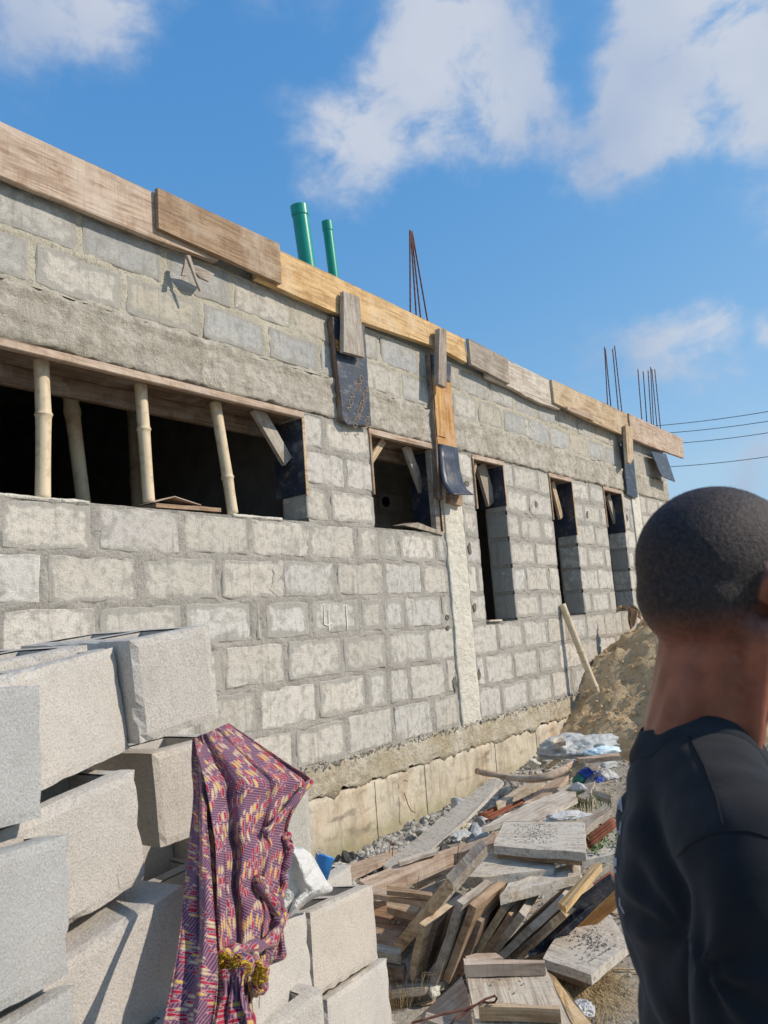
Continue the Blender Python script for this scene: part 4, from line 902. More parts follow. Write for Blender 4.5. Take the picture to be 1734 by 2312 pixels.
# grass and straw
def blades(name, spots, n, hgt, wd, m, lab, lean_=.5, kind='stuff', cat=None):
    V, F = [], []; r_ = random.Random(len(name) + n)
    for (cx_, cy_, cz_, rad) in spots:
        for _ in range(n):
            a = r_.uniform(0, 6.28); q = rad * math.sqrt(r_.random()); p = Vector((cx_ + math.cos(a) * q, cy_ + math.sin(a) * q, cz_)); h = hgt * r_.uniform(.4, 1.1)
            ln = Vector((math.cos(a), math.sin(a), 0)) * h * lean_ * r_.uniform(.1, 1.6) + Vector((r_.gauss(0, .1), r_.gauss(0, .1), 0)) * h; w_ = Vector((-math.sin(a), math.cos(a), 0)) * wd
            k = len(V); mid = p + ln * .35 + Vector((0, 0, h * .65)); tip = p + ln + Vector((0, 0, h * (1 - .3 * lean_)))
            V += [p - w_, p + w_, mid - w_ * .8, mid + w_ * .8, tip]; F += [(k, k + 1, k + 3, k + 2), (k + 2, k + 3, k + 4)]
    return tag(mesh(name, V, F, m), lab, cat, None, kind)
M_straw = simple('dry_straw', (.55, .42, .23), (.36, .25, .13), 9, coords='pos'); M_grass = simple('green_grass', (.05, .11, .02), (.12, .18, .04), 9, .6, coords='pos')
def sp(c, x, y, z, r): p = lv(c, x, y, z); return (p.x, p.y, p.z, r)
blades('dry_grass', [sp(Kb, 180, 560, .04, .05), sp(Kb, 250, 500, .05, .07), sp(Kb, 130, 480, .04, .05), sp(Kb, 300, 470, .05, .05)], 60, .17, .0012, M_straw, 'tuft of dry straw coloured grass beside the block stack', .7)
blades('straw_litter', [sp(Kb, 1300 + i * 37 % 330, 380 + i * 53 % 230, .05, .09) for i in range(26)], 70, .06, .0010, M_straw, 'matted dry straw under and beside the large dusty board', 2.2)
blades('grass_tuft', [sp(Lb, 1260, 920, .27, .10), sp(Lb, 1220, 850, .28, .05)], 60, .13, .0022, M_grass, 'green grass tuft behind the topmost board', .6, None, 'grass')
blades('grass_tuft', [sp(Lb, 1500, 950, .27, .06)], 40, .15, .0022, M_grass, 'green grass tuft close to the man\'s back', .4, None, 'grass')
def leafy(lab, spots):
    V, F = [], []; r_ = random.Random(5)
    for (cx_, cy_, cz_, rad) in spots:
        for _ in range(70):
            p = Vector((cx_ + r_.gauss(0, rad), cy_ + r_.gauss(0, rad), cz_ + r_.uniform(.0, .11))); s_ = r_.uniform(.008, .018)
            u = Vector((r_.gauss(0, 1), r_.gauss(0, 1), r_.gauss(0, .5))).normalized(); v = u.cross(Vector((r_.gauss(0, .4), r_.gauss(0, .4), 1))).normalized()
            k = len(V); V += [p - u * s_, p + v * s_ * .5, p + u * s_, p - v * s_ * .5]; F += [(k, k + 1, k + 2, k + 3)]
            V += [p, p + Vector((.001, 0, 0)), Vector((p.x, p.y, cz_ - .02))]; F += [(k + 4, k + 5, k + 6)]
    return tag(mesh('low_weed', V, F, M_grass), lab, None, None, 'stuff')
leafy('low green weeds between boards beside the man', [sp(Lb, 1330, 1330, .20, .05), sp(Lb, 1450, 1290, .20, .05), sp(Lb, 1330, 1500, .17, .06), sp(Lb, 1480, 1460, .17, .06), sp(Lb, 1400, 1510, .17, .05)])
# leaning bamboo and rag at the heap
pb = on_wall(1000 + .30139 * 1240, 1150 + .30139 * 1440, -.30)
bamboo(on_wall(1000 + .30139 * 893, 1150 + .30139 * 712, -.03), pb - Vector((.06, -.02, .1)), .034, 'single pale bamboo pole leaning on the wall over the sand heap', (.44, .76), .006, None, 'bamboo pole')
M_rag = simple('tan_rag', (.46, .30, .18), (.34, .21, .12), 14, .9, coords='obj', bsc=30, bd=.01)
def sheet(name, rows, dep, m, nu=30, nv=50, fold=.012, nf=5, seed=0, parent=None, c=Gb, thick=.0016, drift=.6, uvs=(1., 1.), bulge=0., rot=0.):
    """a draped sheet: rows = pairs of picture positions (left edge, right edge) from top to bottom; dep = distances per row"""
    L3 = [at(c[0] + c[2] * a[0], c[1] + c[2] * a[1], d[0]) for (a, b), d in zip(rows, dep)]; R3 = [at(c[0] + c[2] * b[0], c[1] + c[2] * b[1], d[1]) for (a, b), d in zip(rows, dep)]
    def cat_(P, t):
        t = t * (len(P) - 1); i = min(int(t), len(P) - 2); f = t - i
        p0, p1, p2, p3 = P[max(i - 1, 0)], P[i], P[i + 1], P[min(i + 2, len(P) - 1)]
        return .5 * ((2 * p1) + (p2 - p0) * f + (2 * p0 - 5 * p1 + 4 * p2 - p3) * f * f + (3 * p1 - p0 - 3 * p2 + p3) * f ** 3)
    vs, fs, uv = [], [], []
    cum = 0; prev = None; wd = max((a - b).length for a, b in zip(L3, R3))
    for j in range(nv + 1):
        v = j / nv; l = cat_(L3, v); r = cat_(R3, v); mid = (l + r) / 2
        if prev is not None: cum += (mid - prev).length
        prev = mid
        for i in range(nu + 1):
            u = i / nu; p = l.lerp(r, u); view = (CAM - p).normalized()
            ph = nf * 6.283 * (u + .12 * math.sin(v * 3 + seed)) + drift * v * 6 + seed
            env = min(1, u * 8, (1 - u) * 8) * min(1, .25 + v * 2.5)
            f_ = ((abs(math.sin(ph * .5)) * 1.7 - 1.0) * .8 + math.sin(ph * .53 + 1.3 * seed) * .6 + noise.noise(Vector((u * 6, v * 5, seed * 7))) * .9) * fold * env
            p = p + view * (f_ + bulge * math.sin(math.pi * u) * math.sin(math.pi * min(1, v * .9 + .1))) + (r - l).normalized() * math.cos(ph) * fold * .35 * env
            vs.append(p); wr_ = (r - l).length * .5 + wd * .5; a_, b2_ = (u - .5) * wr_ * uvs[0], cum * uvs[1]; uv.append((a_ * math.cos(rot) - b2_ * math.sin(rot) + 5, a_ * math.sin(rot) + b2_ * math.cos(rot) + 5))
    for j in range(nv):
        for i in range(nu): a = j * (nu + 1) + i; fs.append((a, a + 1, a + nu + 2, a + nu + 1))
    o_ = vs[0].copy(); me = bpy.data.meshes.new(name); me.from_pydata([v - o_ for v in vs], [], fs); me.update()
    ul = me.uv_layers.new(name='UVMap')
    for lp in me.loops: ul.data[lp.index].uv = uv[lp.vertex_index]
    me.polygons.foreach_set('use_smooth', [True] * len(me.polygons))
    o = link(name, me, m, parent, Matrix.Translation(o_)); sd = o.modifiers.new('thickness', 'SOLIDIFY'); sd.thickness = thick; sd.offset = 0
    return o
kR = (1380, 1360, .21338)
rg = tag(empty('brown_rag', at(1398, 1380, 8.3)), 'tan brown rag hanging at the top edge of the sand heap below the last window', 'rag')
sheet('rag_top', [((50, 110), (250, 30)), ((60, 60), (310, 110)), ((110, 20), (320, 190))], [(8.3, 8.25)] * 3, M_rag, 20, 16, .03, 2, 3, rg, kR)
sheet('rag_tail', [((150, 30), (280, 90)), ((175, 90), (285, 130)), ((175, 170), (265, 200)), ((185, 230), (250, 240)), ((205, 290), (225, 270))], [(8.25, 8.2)] * 5, M_rag, 20, 24, .03, 2, 1, rg, kR)

# ------------------------------------------------------------------ stack of loose blocks, left foreground
def loose_block_mesh(seed, solid=False):
    L, T, H = .45, .225, .225; o_ = Vector((seed * 13.7, seed * 5.1, 0))
    xs = sorted(set([round(i * .018, 4) for i in range(26)] + [.04, .205, .245, .41])); ys = sorted(set([round(i * .01875, 4) for i in range(13)] + [.045, .18])); zs = [round(i * .01875, 4) for i in range(13)]
    xs = [x for x in xs if x <= L + 1e-6]; V = {}; vs = []; fs = []
    def vid(x, y, z):
        k = (round(x, 4), round(y, 4), round(z, 4))
        if k not in V: V[k] = len(vs); vs.append(Vector((x, y, z)))
        return V[k]
    cav = [(.04, .205), (.245, .41)]; yr = (.045, .18)
    def incav(xm, ym): return not solid and yr[0] < ym < yr[1] and any(a < xm < b for a, b in cav)
    for i in range(len(xs) - 1):
        for j in range(len(ys) - 1):
            x0, x1, y0, y1 = xs[i], xs[i + 1], ys[j], ys[j + 1]; hole_ = incav((x0 + x1) / 2, (y0 + y1) / 2)
            fs.append((vid(x0, y0, 0), vid(x0, y1, 0), vid(x1, y1, 0), vid(x1, y0, 0)))
            if not hole_: fs.append((vid(x0, y0, H), vid(x1, y0, H), vid(x1, y1, H), vid(x0, y1, H)))
    for k in range(len(zs) - 1):
        z0, z1 = zs[k], zs[k + 1]
        for i in range(len(xs) - 1):
            for y in (0, T): fs.append((vid(xs[i], y, z0), vid(xs[i + 1], y, z0), vid(xs[i + 1], y, z1), vid(xs[i], y, z1)))
        for j in range(len(ys) - 1):
            for x in (0, xs[-1]): fs.append((vid(x, ys[j], z0), vid(x, ys[j + 1], z0), vid(x, ys[j + 1], z1), vid(x, ys[j], z1)))
    for v in vs:
        p = v.copy(); c = Vector((L / 2, T / 2, H / 2)); dx = min(p.x, xs[-1] - p.x); dy = min(p.y, T - p.y); dz = min(p.z, H - p.z)
        s_ = sorted([dx, dy, dz]); e2 = s_[1]                                          # distance to nearest edge when on a face
        k = max(0, 1 - e2 / .014)
        chip = k * (.0022 + .0075 * max(0, noise.noise(p * 22 + o_)) + (.022 * max(0, noise.noise(p * 7 + o_ * 2) - .28)))
        v += (c - p).normalized() * chip * 1.6
        v += Vector((noise.noise(p * 9 + o_), noise.noise(p * 9 + o_ + Vector((5, 0, 0))), noise.noise(p * 9 + o_ + Vector((0, 8, 0))))) * .0016
    for a, b in ([] if solid else cav):                                                 # cavity shells
        r = [(a, yr[0]), (b, yr[0]), (b, yr[1]), (a, yr[1])]; q0 = len(vs)
        for x, y in r: vs.append(Vector((x, y, H - .0035)))
        for x, y in r: vs.append(Vector((x + (.012 if x == a else -.012), y + (.01 if y == yr[0] else -.01), .03)))
        for i in range(4): fs.append((q0 + i, q0 + (i + 1) % 4, q0 + 4 + (i + 1) % 4, q0 + 4 + i))
        fs.append((q0 + 4, q0 + 5, q0 + 6, q0 + 7))
    me = bpy.data.meshes.new('loose_block'); me.from_pydata(vs, [], fs); me.update(); me.materials.append(M_stack); return me
BM = [loose_block_mesh(s) for s in range(5)]; BS = loose_block_mesh(9, True); bi = 0
def stackblock(p, label, tint, header=False, group='loose hollow blocks in the foreground stack', off=(0, 0, 0), dz=0.0, push=1.0, solid=False):
    """p = origin and rotation vector of the front lower left corner"""
    global bi; rv = Vector(p[3:]); R_ = Quaternion(rv.normalized(), rv.length).to_matrix() if rv.length > 1e-6 else Matrix.Identity(3)
    o_ = Vector(p[:3]) + R_ @ Vector(off) + Vector((0, 0, dz)); M = Matrix.Translation(o_) @ R_.to_4x4()
    if push != 1.0:
        c_ = M @ Vector((.225, .1, .11)); M = Matrix.Translation((c_ - CAM) * (push - 1)) @ M
    if header: M = M @ Matrix.Translation((.225, 0, 0)) @ Matrix.Rotation(math.pi / 2, 4, 'Z')
    o = bpy.data.objects.new('loose_block', BS if solid else BM[bi % 5]); bi += 1; C.objects.link(o); o.matrix_world = M; o.color = tint + (1,)
    return tag(o, label, 'concrete block', group)
TW, TG = (.61, .56, .49), (.47, .465, .44)
pA = [0.5545, -2.0644, 1.2274, -0.0497, -0.1357, 0.3334]; pB = [0.518, -2.0808, 0.9877, 0.0334, -0.1192, 0.2093]
pG1 = [0.5622, -2.1168, 1.2234, -0.0219, 0.0276, 0.8781]; pG2 = [0.3672, -2.1753, 0.9874, -0.035, 0.0874, 0.4274]
pA2 = [1.0081, -1.8828, 1.2854, 0.0166, -0.1046, 0.027]; pB2 = [1.1769, -1.7053, 1.0095, -0.0268, -0.0609, -0.025]
pD = [1.6591, -1.7155, 0.4808, -0.101, 0.1332, 0.2739]; pC2 = [1.1422, -1.9209, 0.5838, -0.1309, 0.1098, 0.2772]; pB3 = [1.3023, -1.892, 0.8574, 0.0391, -0.0832, 0.0283]
stackblock(pA, 'warm beige block in the top course of the stack, right of the upper grey one', TW, push=1.05)
stackblock(pA2, 'header block highest on the stack, its square end above the purple cloth', TW, True)
stackblock(pB, 'warm beige block in the second course, wedged between grey block and cloth', TW, push=1.05)
stackblock(pB2, 'header block behind the top left edge of the purple cloth', TW, True)
stackblock([pB[0], pB[1], pB[2], pB[3], pB[4], pB[5] - .05], 'large block in the lowest visible course with the cloth shadow on it', TW, off=(.085, -.012, 0), dz=-.247, push=1.05, solid=True)
GG1 = [0.2765, -2.1315, 1.2369, -0.0674, 0.0342, 0.2349]; GG2 = [0.3453, -2.2361, 1.0019, -0.0556, 0.0898, 0.4508]
stackblock(GG1, 'cool grey block highest at the left edge of the picture', TG)
stackblock(GG2, 'coarse cool grey block with open cavity at the left edge, middle', TG)
stackblock(GG2, 'cool grey block lowest at the left edge, only its top strip showing', TG, dz=-.250, off=(.01, .0, 0))
stackblock(pB3, 'block end showing between purple cloth and plinth, above the white sack', (.56, .52, .45), True, push=1.12)
stackblock(pC2, 'block just right of the cloth under the white sack', TW)
stackblock(pD, 'rightmost block of the stack, tan, with open top', (.60, .53, .44))
stackblock(pD, 'block in shadow line just behind the rightmost tan one', (.60, .53, .44), off=(.035, .232, .0), dz=-.004)
stackblock(pD, 'lowest right block of the stack beside the dry grass', TW, off=(.045, -.015, 0), dz=-.245)
FILL = 'plain block hidden low in the foreground stack'
for p, hd, offs in ((pB, False, [(.09, -.03, -.49), (.09, -.03, -.735), (.0, .24, 0), (.0, .24, -.245)]), (pG2, False, [(0, 0, -.50), (0, 0, -.75)]), (pB2, True, [(.06, .34, -.245), (0, .1, -.49), (0, 0, -.735)]), (pB3, True, [(0, .22, -.245), (0, 0, -.49)]),
                    (pD, False, [(.0, .24, -.245), (.0, .24, -.48), (.03, 0, -.48)]), (pC2, False, [(-.02, 0, -.245), (-.02, 0, -.49)]), (pA2, True, [(-.26, .1, -.0), (-.26, .10, -.245)]), (pA, False, [(-.1, .24, .0)])):
    for dx, dy, dz in offs: stackblock(p, FILL, TW, hd, 'blocks hidden inside and under the foreground stack', (dx, dy, 0), dz)
# white sack and blue cup on the stack
ws = tag(empty('white_sack', at(720, 2020, 2.2)), 'crumpled white woven sack on the blocks right of the purple cloth', 'sack')
M_sackw = simple('woven_white', (.72, .70, .66), (.58, .57, .54), 6, .6, .35, bsc=16, bd=.035, lo=.3, hi=.7)
sheet('sack_side', [((820, 950), (1015, 958)), ((840, 1000), (1072, 1005)), ((830, 1090), (1120, 1090)), ((820, 1180), (1165, 1170)), ((830, 1250), (1205, 1238)), ((850, 1320), (1060, 1300)), ((870, 1400), (950, 1395)), ((885, 1440), (900, 1425))],
      [(1.93, 2.0), (1.93, 2.02), (1.93, 2.04), (1.93, 2.06), (1.93, 2.08), (1.93, 2.02), (1.93, 1.98), (1.94, 1.96)], M_sackw, 40, 50, .016, 1.6, 2, ws, Gb, .003, .4, bulge=.05)
sheet('sack_top', [((830, 940), (1010, 950)), ((830, 965), (1020, 965)), ((840, 1000), (1072, 1005))], [(2.1, 2.15), (2.02, 2.08), (1.93, 2.02)], M_sackw, 20, 12, .01, 2, 4, ws, Gb, .003)
cup = at(728, 1956, 2.75); e = tag(empty('plastic_tub', cup), 'small bright blue plastic tub behind the white sack', 'tub')
M_cup = simple('blue_plastic', (.03, .22, .62), (.04, .26, .68), 5, .35, .5); seg = 28
vs = []; fs = []; prof = [(.0, .0), (.050, .0), (.056, .09), (.059, .092), (.059, .10), (.054, .10), (.050, .01), (0, .012)]
ta = Matrix.Rotation(.5, 3, 'Y')
for rr, zz in prof:
    for k in range(seg): vs.append(cup + ta @ Vector((rr * .6 * math.cos(6.2832 * k / seg), rr * .6 * math.sin(6.2832 * k / seg), zz * .75 - .04)))
for i in range(len(prof) - 1):
    for k in range(seg): fs.append((i * seg + k, i * seg + (k + 1) % seg, (i + 1) * seg + (k + 1) % seg, (i + 1) * seg + k))
mesh('tub_body', vs, fs, M_cup, e, smooth=True)
tube('wire_handle', [cup + ta @ Vector((math.cos(a_) * .036, math.sin(a_) * .036, .03 + .02 * math.sin(a_))) for a_ in [i * math.pi / 12 for i in range(13)]], .002, M_white, e, 6)
stackblock([cup.x - .25, cup.y - .06, cup.z - .275, 0, 0, .2], FILL, TW, False, 'blocks hidden inside and under the foreground stack')
stackblock([cup.x - .25, cup.y - .06, cup.z - .515, 0, 0, .2], FILL, TW, False, 'blocks hidden inside and under the foreground stack')

# ------------------------------------------------------------------ purple cloth
def cloth_mat():
    m, k, b = new_mat('woven_purple', .85, .15)
    uv = k.n('ShaderNodeTexCoord').outputs['UV']; sx = k.n('ShaderNodeSeparateXYZ', {0: uv}); U, Vv = sx.outputs[0], sx.outputs[1]
    warp = k.noise(uv, 8, 3, .5); wv_ = k.m('MULTIPLY', k.m('SUBTRACT', warp, .5), .012)
    st = k.m('SINE', k.m('MULTIPLY', k.m('ADD', Vv, wv_), 6.283 / .0054)); thread = k.mr(st, .45, .95)
    base = k.mix(k.noise(uv, 20, 4), (.100, .030, .066), (.155, .060, .100)); c = k.mix(k.m('MULTIPLY', thread, .62), base, (.44, .31, .38))
    # slanting dashes in diagonal bands
    rot = k.n('ShaderNodeVectorRotate', {'Vector': uv, 'Angle': .30}, rotation_type='Z_AXIS'); q = k.scale(rot.outputs[0], (1 / .0085, 1 / .030, 1))
    vor = k.n('ShaderNodeTexVoronoi', {'Vector': q, 'Scale': 1.0, 'Randomness': .55}, feature='F1', voronoi_dimensions='2D')
    r0 = k.n('ShaderNodeSeparateColor', {0: vor.outputs['Color']}); rr, gg = r0.outputs[0], r0.outputs[1]
    band = k.m('SINE', k.m('MULTIPLY', k.m('ADD', U, k.m('MULTIPLY', Vv, .55)), 6.283 / .085)); on = k.mr(k.m('ADD', band, k.m('MULTIPLY', gg, 1.0)), -.15, .05)
    d = vor.outputs['Distance']; body = k.m('MULTIPLY', k.mr(d, .36, .29), on); rim_ = k.m('MULTIPLY', k.m('MULTIPLY', k.mr(d, .48, .42), k.mr(d, .29, .36)), on)
    dc = k.n('ShaderNodeValToRGB', {0: rr}); cr_ = dc.color_ramp; cr_.interpolation = 'CONSTANT'; cr_.elements[0].position = 0; cr_.elements[0].color = (.36, .014, .045, 1); cr_.elements[1].position = .46; cr_.elements[1].color = (.60, .38, .08, 1)
    e_ = cr_.elements.new(.68); e_.color = (.52, .43, .24, 1); e_ = cr_.elements.new(.88); e_.color = (.30, .012, .035, 1)
    c = k.mix(k.m('MULTIPLY', rim_, .85), c, (.55, .33, .29)); c = k.mix(body, c, dc.outputs[0])
    k.set(b, 'Base Color', c); k.set(b, 'Sheen Weight', .2)
    bump(k, b, k.m('ADD', st, k.m('MULTIPLY', body, 1.5)), .0006, .5); return m
M_cloth = cloth_mat()
cl = tag(empty('woven_cloth', at(520, 1700, 1.7)), 'purple striped woven cloth with red and yellow dashes draped over the block stack', 'cloth')
def dl(n_, a, b): return [(a[0] + (b[0] - a[0]) * i / (n_ - 1), a[1] + (b[1] - a[1]) * i / (n_ - 1)) for i in range(n_)]
rowsM = [((268, 205), (500, 98)), ((285, 300), (690, 228)), ((318, 420), (900, 370)), ((345, 520), (1062, 485)), ((365, 640), (1010, 590)), ((390, 780), (935, 720)), ((405, 880), (905, 840)), ((412, 960), (940, 925)), ((415, 1080), (905, 1080)), ((420, 1200), (858, 1280)), ((424, 1320), (886, 1400)), ((428, 1450), (855, 1500)), ((432, 1560), (838, 1600)), ((440, 1655), (800, 1675))]
sheet('main_fold', rowsM, [(1.78, 1.84), (1.70, 1.84), (1.66, 1.84), (1.62, 1.86), (1.60, 1.84), (1.56, 1.80), (1.54, 1.78), (1.53, 1.77), (1.51, 1.73), (1.49, 1.68), (1.47, 1.66), (1.45, 1.64), (1.43, 1.62), (1.42, 1.60)], M_cloth, 130, 170, .026, 2.6, 1.2, cl, Gb, .0016, .45, rot=-.18)
sheet('left_fold', [((256, 208), (320, 175)), ((249, 330), (345, 330)), ((250, 430), (350, 460)), ((262, 540), (352, 600)), ((254, 700), (350, 760)), ((232, 900), (372, 950)), ((202, 1180), (388, 1200)), ((175, 1480), (412, 1500)), ((130, 1780), (428, 1800)), ((62, 2110), (405, 2080)), ((20, 2300), (350, 2280))],
      [(1.80, 1.78), (1.75, 1.72), (1.70, 1.66), (1.67, 1.62), (1.62, 1.56), (1.55, 1.50), (1.46, 1.43), (1.385, 1.37), (1.315, 1.32), (1.26, 1.28), (1.23, 1.26)], M_cloth, 70, 150, .015, 1.5, 2.5, cl, Gb, .0016, .2, rot=1.15, uvs=(1.35, 1.35))
sheet('under_fold', [((300, 230), (430, 260)), ((310, 500), (450, 520)), ((320, 800), (470, 800)), ((330, 1200), (500, 1200)), ((350, 1600), (520, 1600)), ((350, 1900), (520, 1900)), ((350, 2300), (560, 2300))], [(1.84, 1.84), (1.70, 1.70), (1.60, 1.60), (1.52, 1.52), (1.46, 1.46), (1.42, 1.42), (1.40, 1.40)], M_cloth, 20, 40, .006, 1, 1, cl, Gb)
sheet('lower_fold', [((440, 1780), (620, 1740)), ((470, 1900), (600, 1880)), ((445, 2000), (615, 1990)), ((415, 2120), (660, 2100)), ((390, 2300), (690, 2300))], [(1.36, 1.36), (1.35, 1.35), (1.33, 1.34), (1.30, 1.33), (1.27, 1.32)], M_cloth, 50, 70, .012, 2, .4, cl, Gb, rot=1.45)
sheet('shaded_fold', [((430, 1640), (760, 1620)), ((560, 1780), (742, 1790)), ((585, 1900), (705, 1895)), ((610, 2010), (655, 2010)), ((620, 2140), (685, 2110)), ((560, 2300), (690, 2300))], [(1.47, 1.55), (1.46, 1.52), (1.45, 1.49), (1.43, 1.45), (1.40, 1.42), (1.38, 1.40)], M_cloth, 40, 60, .010, 2, 3.4, cl, Gb)
sheet('corner_flap', [((740, 1560), (872, 1500)), ((742, 1640), (882, 1600)), ((738, 1700), (890, 1692)), ((735, 1765), (800, 1738))], [(1.63, 1.68)] * 4, M_cloth, 24, 24, .006, 2, 4, cl, Gb)
# rolled hems and right-hand rolls give the edges their thickness
def hem(name, pts, r, dmat=None):
    P = [at(Gb[0] + Gb[2] * x, Gb[1] + Gb[2] * y, d) for x, y, d in pts]; Q = []
    for i in range(len(P) - 1):
        for t in range(5): Q.append(P[i].lerp(P[i + 1], t / 5))
    Q.append(P[-1]); o = tube(name, Q, [r * (1 + .25 * math.sin(i * .9)) for i in range(len(Q))], dmat or M_cloth, cl, 12)
    me = o.data; ul = me.uv_layers.new(name='UVMap'); cu_ = [0]
    for i in range(1, len(Q)): cu_.append(cu_[-1] + (Q[i] - Q[i - 1]).length)
    for lp in me.loops: ul.data[lp.index].uv = ((lp.vertex_index % 12) / 12 * 6.28 * r, cu_[min(lp.vertex_index // 12, len(Q) - 1)])
    return o
hem('hem', [(1062, 500, 1.84), (1000, 560, 1.80), (930, 650, 1.76), (850, 740, 1.71), (780, 820, 1.67), (740, 850, 1.66)], .007)
hem('hem', [(912, 860, 1.76), (880, 890, 1.74), (925, 960, 1.74), (900, 1060, 1.72), (865, 1120, 1.71), (885, 1200, 1.70), (850, 1290, 1.68)], .008)
hem('hem', [(500, 1668, 1.41), (600, 1640, 1.45), (700, 1620, 1.50), (790, 1590, 1.55), (840, 1500, 1.60), (850, 1420, 1.62), (800, 1330, 1.62), (740, 1240, 1.60), (690, 1180, 1.58)], .012)
hem('hem', [(690, 1160, 1.58), (780, 1240, 1.62), (850, 1330, 1.64), (880, 1400, 1.65), (850, 1470, 1.62)], .010)
# knotted yellow selvedge
M_knot = simple('yellow_yarn', (.62, .40, .02), (.30, .05, .05), 120, .85, bsc=200, bd=.001, coords='pos'); M_knot2 = simple('yellow_yarn_bright', (.72, .50, .04), (.50, .30, .03), 90, .85, coords='pos')
rk = random.Random(9)
def yarn(cx_, cy_, d, n_, sp_, m):
    parts = []
    for _ in range(n_):
        c0 = Vector((cx_ + rk.gauss(0, sp_[0]), cy_ + rk.gauss(0, sp_[1]))); r_ = rk.uniform(8, 30); a0 = rk.uniform(0, 6.28); P = []
        for t in range(9):
            a = a0 + t * rk.uniform(.3, .6); P.append(at(Gb[0] + Gb[2] * (c0.x + math.cos(a) * r_ * 1.3), Gb[1] + Gb[2] * (c0.y + math.sin(a) * r_), d - rk.uniform(0, .012)))
        parts.append(tube_data(P, rk.uniform(.0009, .0019), 5))
    return mesh('yarn_knot', *merge(parts), m, cl)
hem('knot_roll', [(440, 1660, 1.40), (470, 1740, 1.39), (530, 1765, 1.385), (600, 1750, 1.39), (630, 1720, 1.41)], .017)
hem('knot_roll', [(640, 1700, 1.45), (690, 1740, 1.45), (725, 1800, 1.45), (715, 1880, 1.46), (670, 1930, 1.46)], .015)
yarn(470, 1705, 1.375, 34, (22, 24), M_knot2); yarn(585, 1765, 1.37, 40, (26, 20), M_knot2); yarn(520, 1750, 1.37, 40, (40, 20), M_knot); yarn(700, 1810, 1.43, 40, (18, 34), M_knot2); yarn(650, 1760, 1.43, 40, (30, 25), M_knot)
for pts in ([(605, 1790), (635, 1880), (660, 1990), (665, 2060)], [(700, 1790), (690, 1870), (712, 1960), (708, 2040)], [(255, 700), (290, 740), (240, 830)], [(395, 1990), (430, 2030), (420, 2070)], [(730, 850), (740, 1000), (720, 1110), (740, 1180)]):
    d = 1.40 if pts[0][0] > 350 else 1.5
    tube('loose_thread', [at(Gb[0] + Gb[2] * x, Gb[1] + Gb[2] * y, d + (.15 if pts[0][1] < 900 and pts[0][0] > 500 else 0)) for x, y in pts], .0007, M_knot, cl, 5)
# ------------------------------------------------------------------ the man in the right foreground
UPV = Vector((0, 0, 1)); CR = Vector((.615, -.788, 0)).normalized(); CF = Vector((.795, .606, 0)).normalized()
Nb = at(1588, 1640, .87); Hc = at(1622, 1292, .87)
def axes(deg): a = math.radians(deg); f = CR * math.cos(a) + CF * math.sin(a); s = Vector((f.y, -f.x, 0)); return f, s
FB, SB = axes(-12); FH, SH = axes(18)
def ell(c, r, F, S_, seg=24, rot=None):
    bm = bmesh.new(); bmesh.ops.create_icosphere(bm, subdivisions=3, radius=1)
    vs = []
    for v in bm.verts:
        q = Vector((v.co.x * r[0], v.co.y * r[1], v.co.z * r[2]))
        if rot: q = rot @ q
        vs.append(c + F * q.x + S_ * q.y + UPV * q.z)
    fs = [tuple(q.index for q in f.verts) for f in bm.faces]; bm.free(); return vs, fs
def cap(p, q, r1, r2, sy=1.0):
    n_ = 14; d = (q - p); L = d.length; d.normalize(); path = []; rad = []
    for i in range(n_ // 2): a = math.pi / 2 * i / (n_ // 2); path.append(p - d * r1 * math.cos(a)); rad.append(max(.0006, r1 * math.sin(a)))
    for i in range(9): t = i / 8; path.append(p.lerp(q, t)); rad.append(r1 + (r2 - r1) * t)
    for i in range(1, n_ // 2 + 1): a = math.pi / 2 * i / (n_ // 2); path.append(q + d * r2 * math.sin(a)); rad.append(max(.0006, r2 * math.cos(a)))
    return tube_data(path, rad, 20)
def organic(name, parts, voxel, it, m, parent, disp=None):
    vs, fs = merge(parts); me = bpy.data.meshes.new('tmp'); me.from_pydata([tuple(v) for v in vs], [], fs); me.update()
    bm = bmesh.new(); bm.from_mesh(me); bmesh.ops.recalc_face_normals(bm, faces=bm.faces); bm.to_mesh(me); bm.free()
    o = bpy.data.objects.new('tmp', me); C.objects.link(o)
    r = o.modifiers.new('r', 'REMESH'); r.mode = 'VOXEL'; r.voxel_size = voxel; s_ = o.modifiers.new('s', 'SMOOTH'); s_.factor = .6; s_.iterations = it
    dg = bpy.context.evaluated_depsgraph_get(); m2 = bpy.data.meshes.new_from_object(o.evaluated_get(dg)); m2.name = name; bpy.data.objects.remove(o)
    if disp:
        ns = [v.normal.copy() for v in m2.vertices]
        for v, n_ in zip(m2.vertices, ns): v.co += n_ * disp(v.co, n_)
        m2.update()
    m2.polygons.foreach_set('use_smooth', [True] * len(m2.polygons))
    return link(name, m2, m, parent)
man = tag(empty('person', (Nb.x, Nb.y, gh(Nb.x, Nb.y) if Nb.x > -4 else 0)), 'man with cropped hair in a black T-shirt, seen from behind, nearest the camera', 'person')
def hp(x, y, z): return Hc + FH * x + SH * y + UPV * z
def bp(x, y, z): return Nb + FB * x + SB * y + UPV * z
G0 = man.location.z
tilt = Matrix.Rotation(math.radians(-8), 3, 'Y')
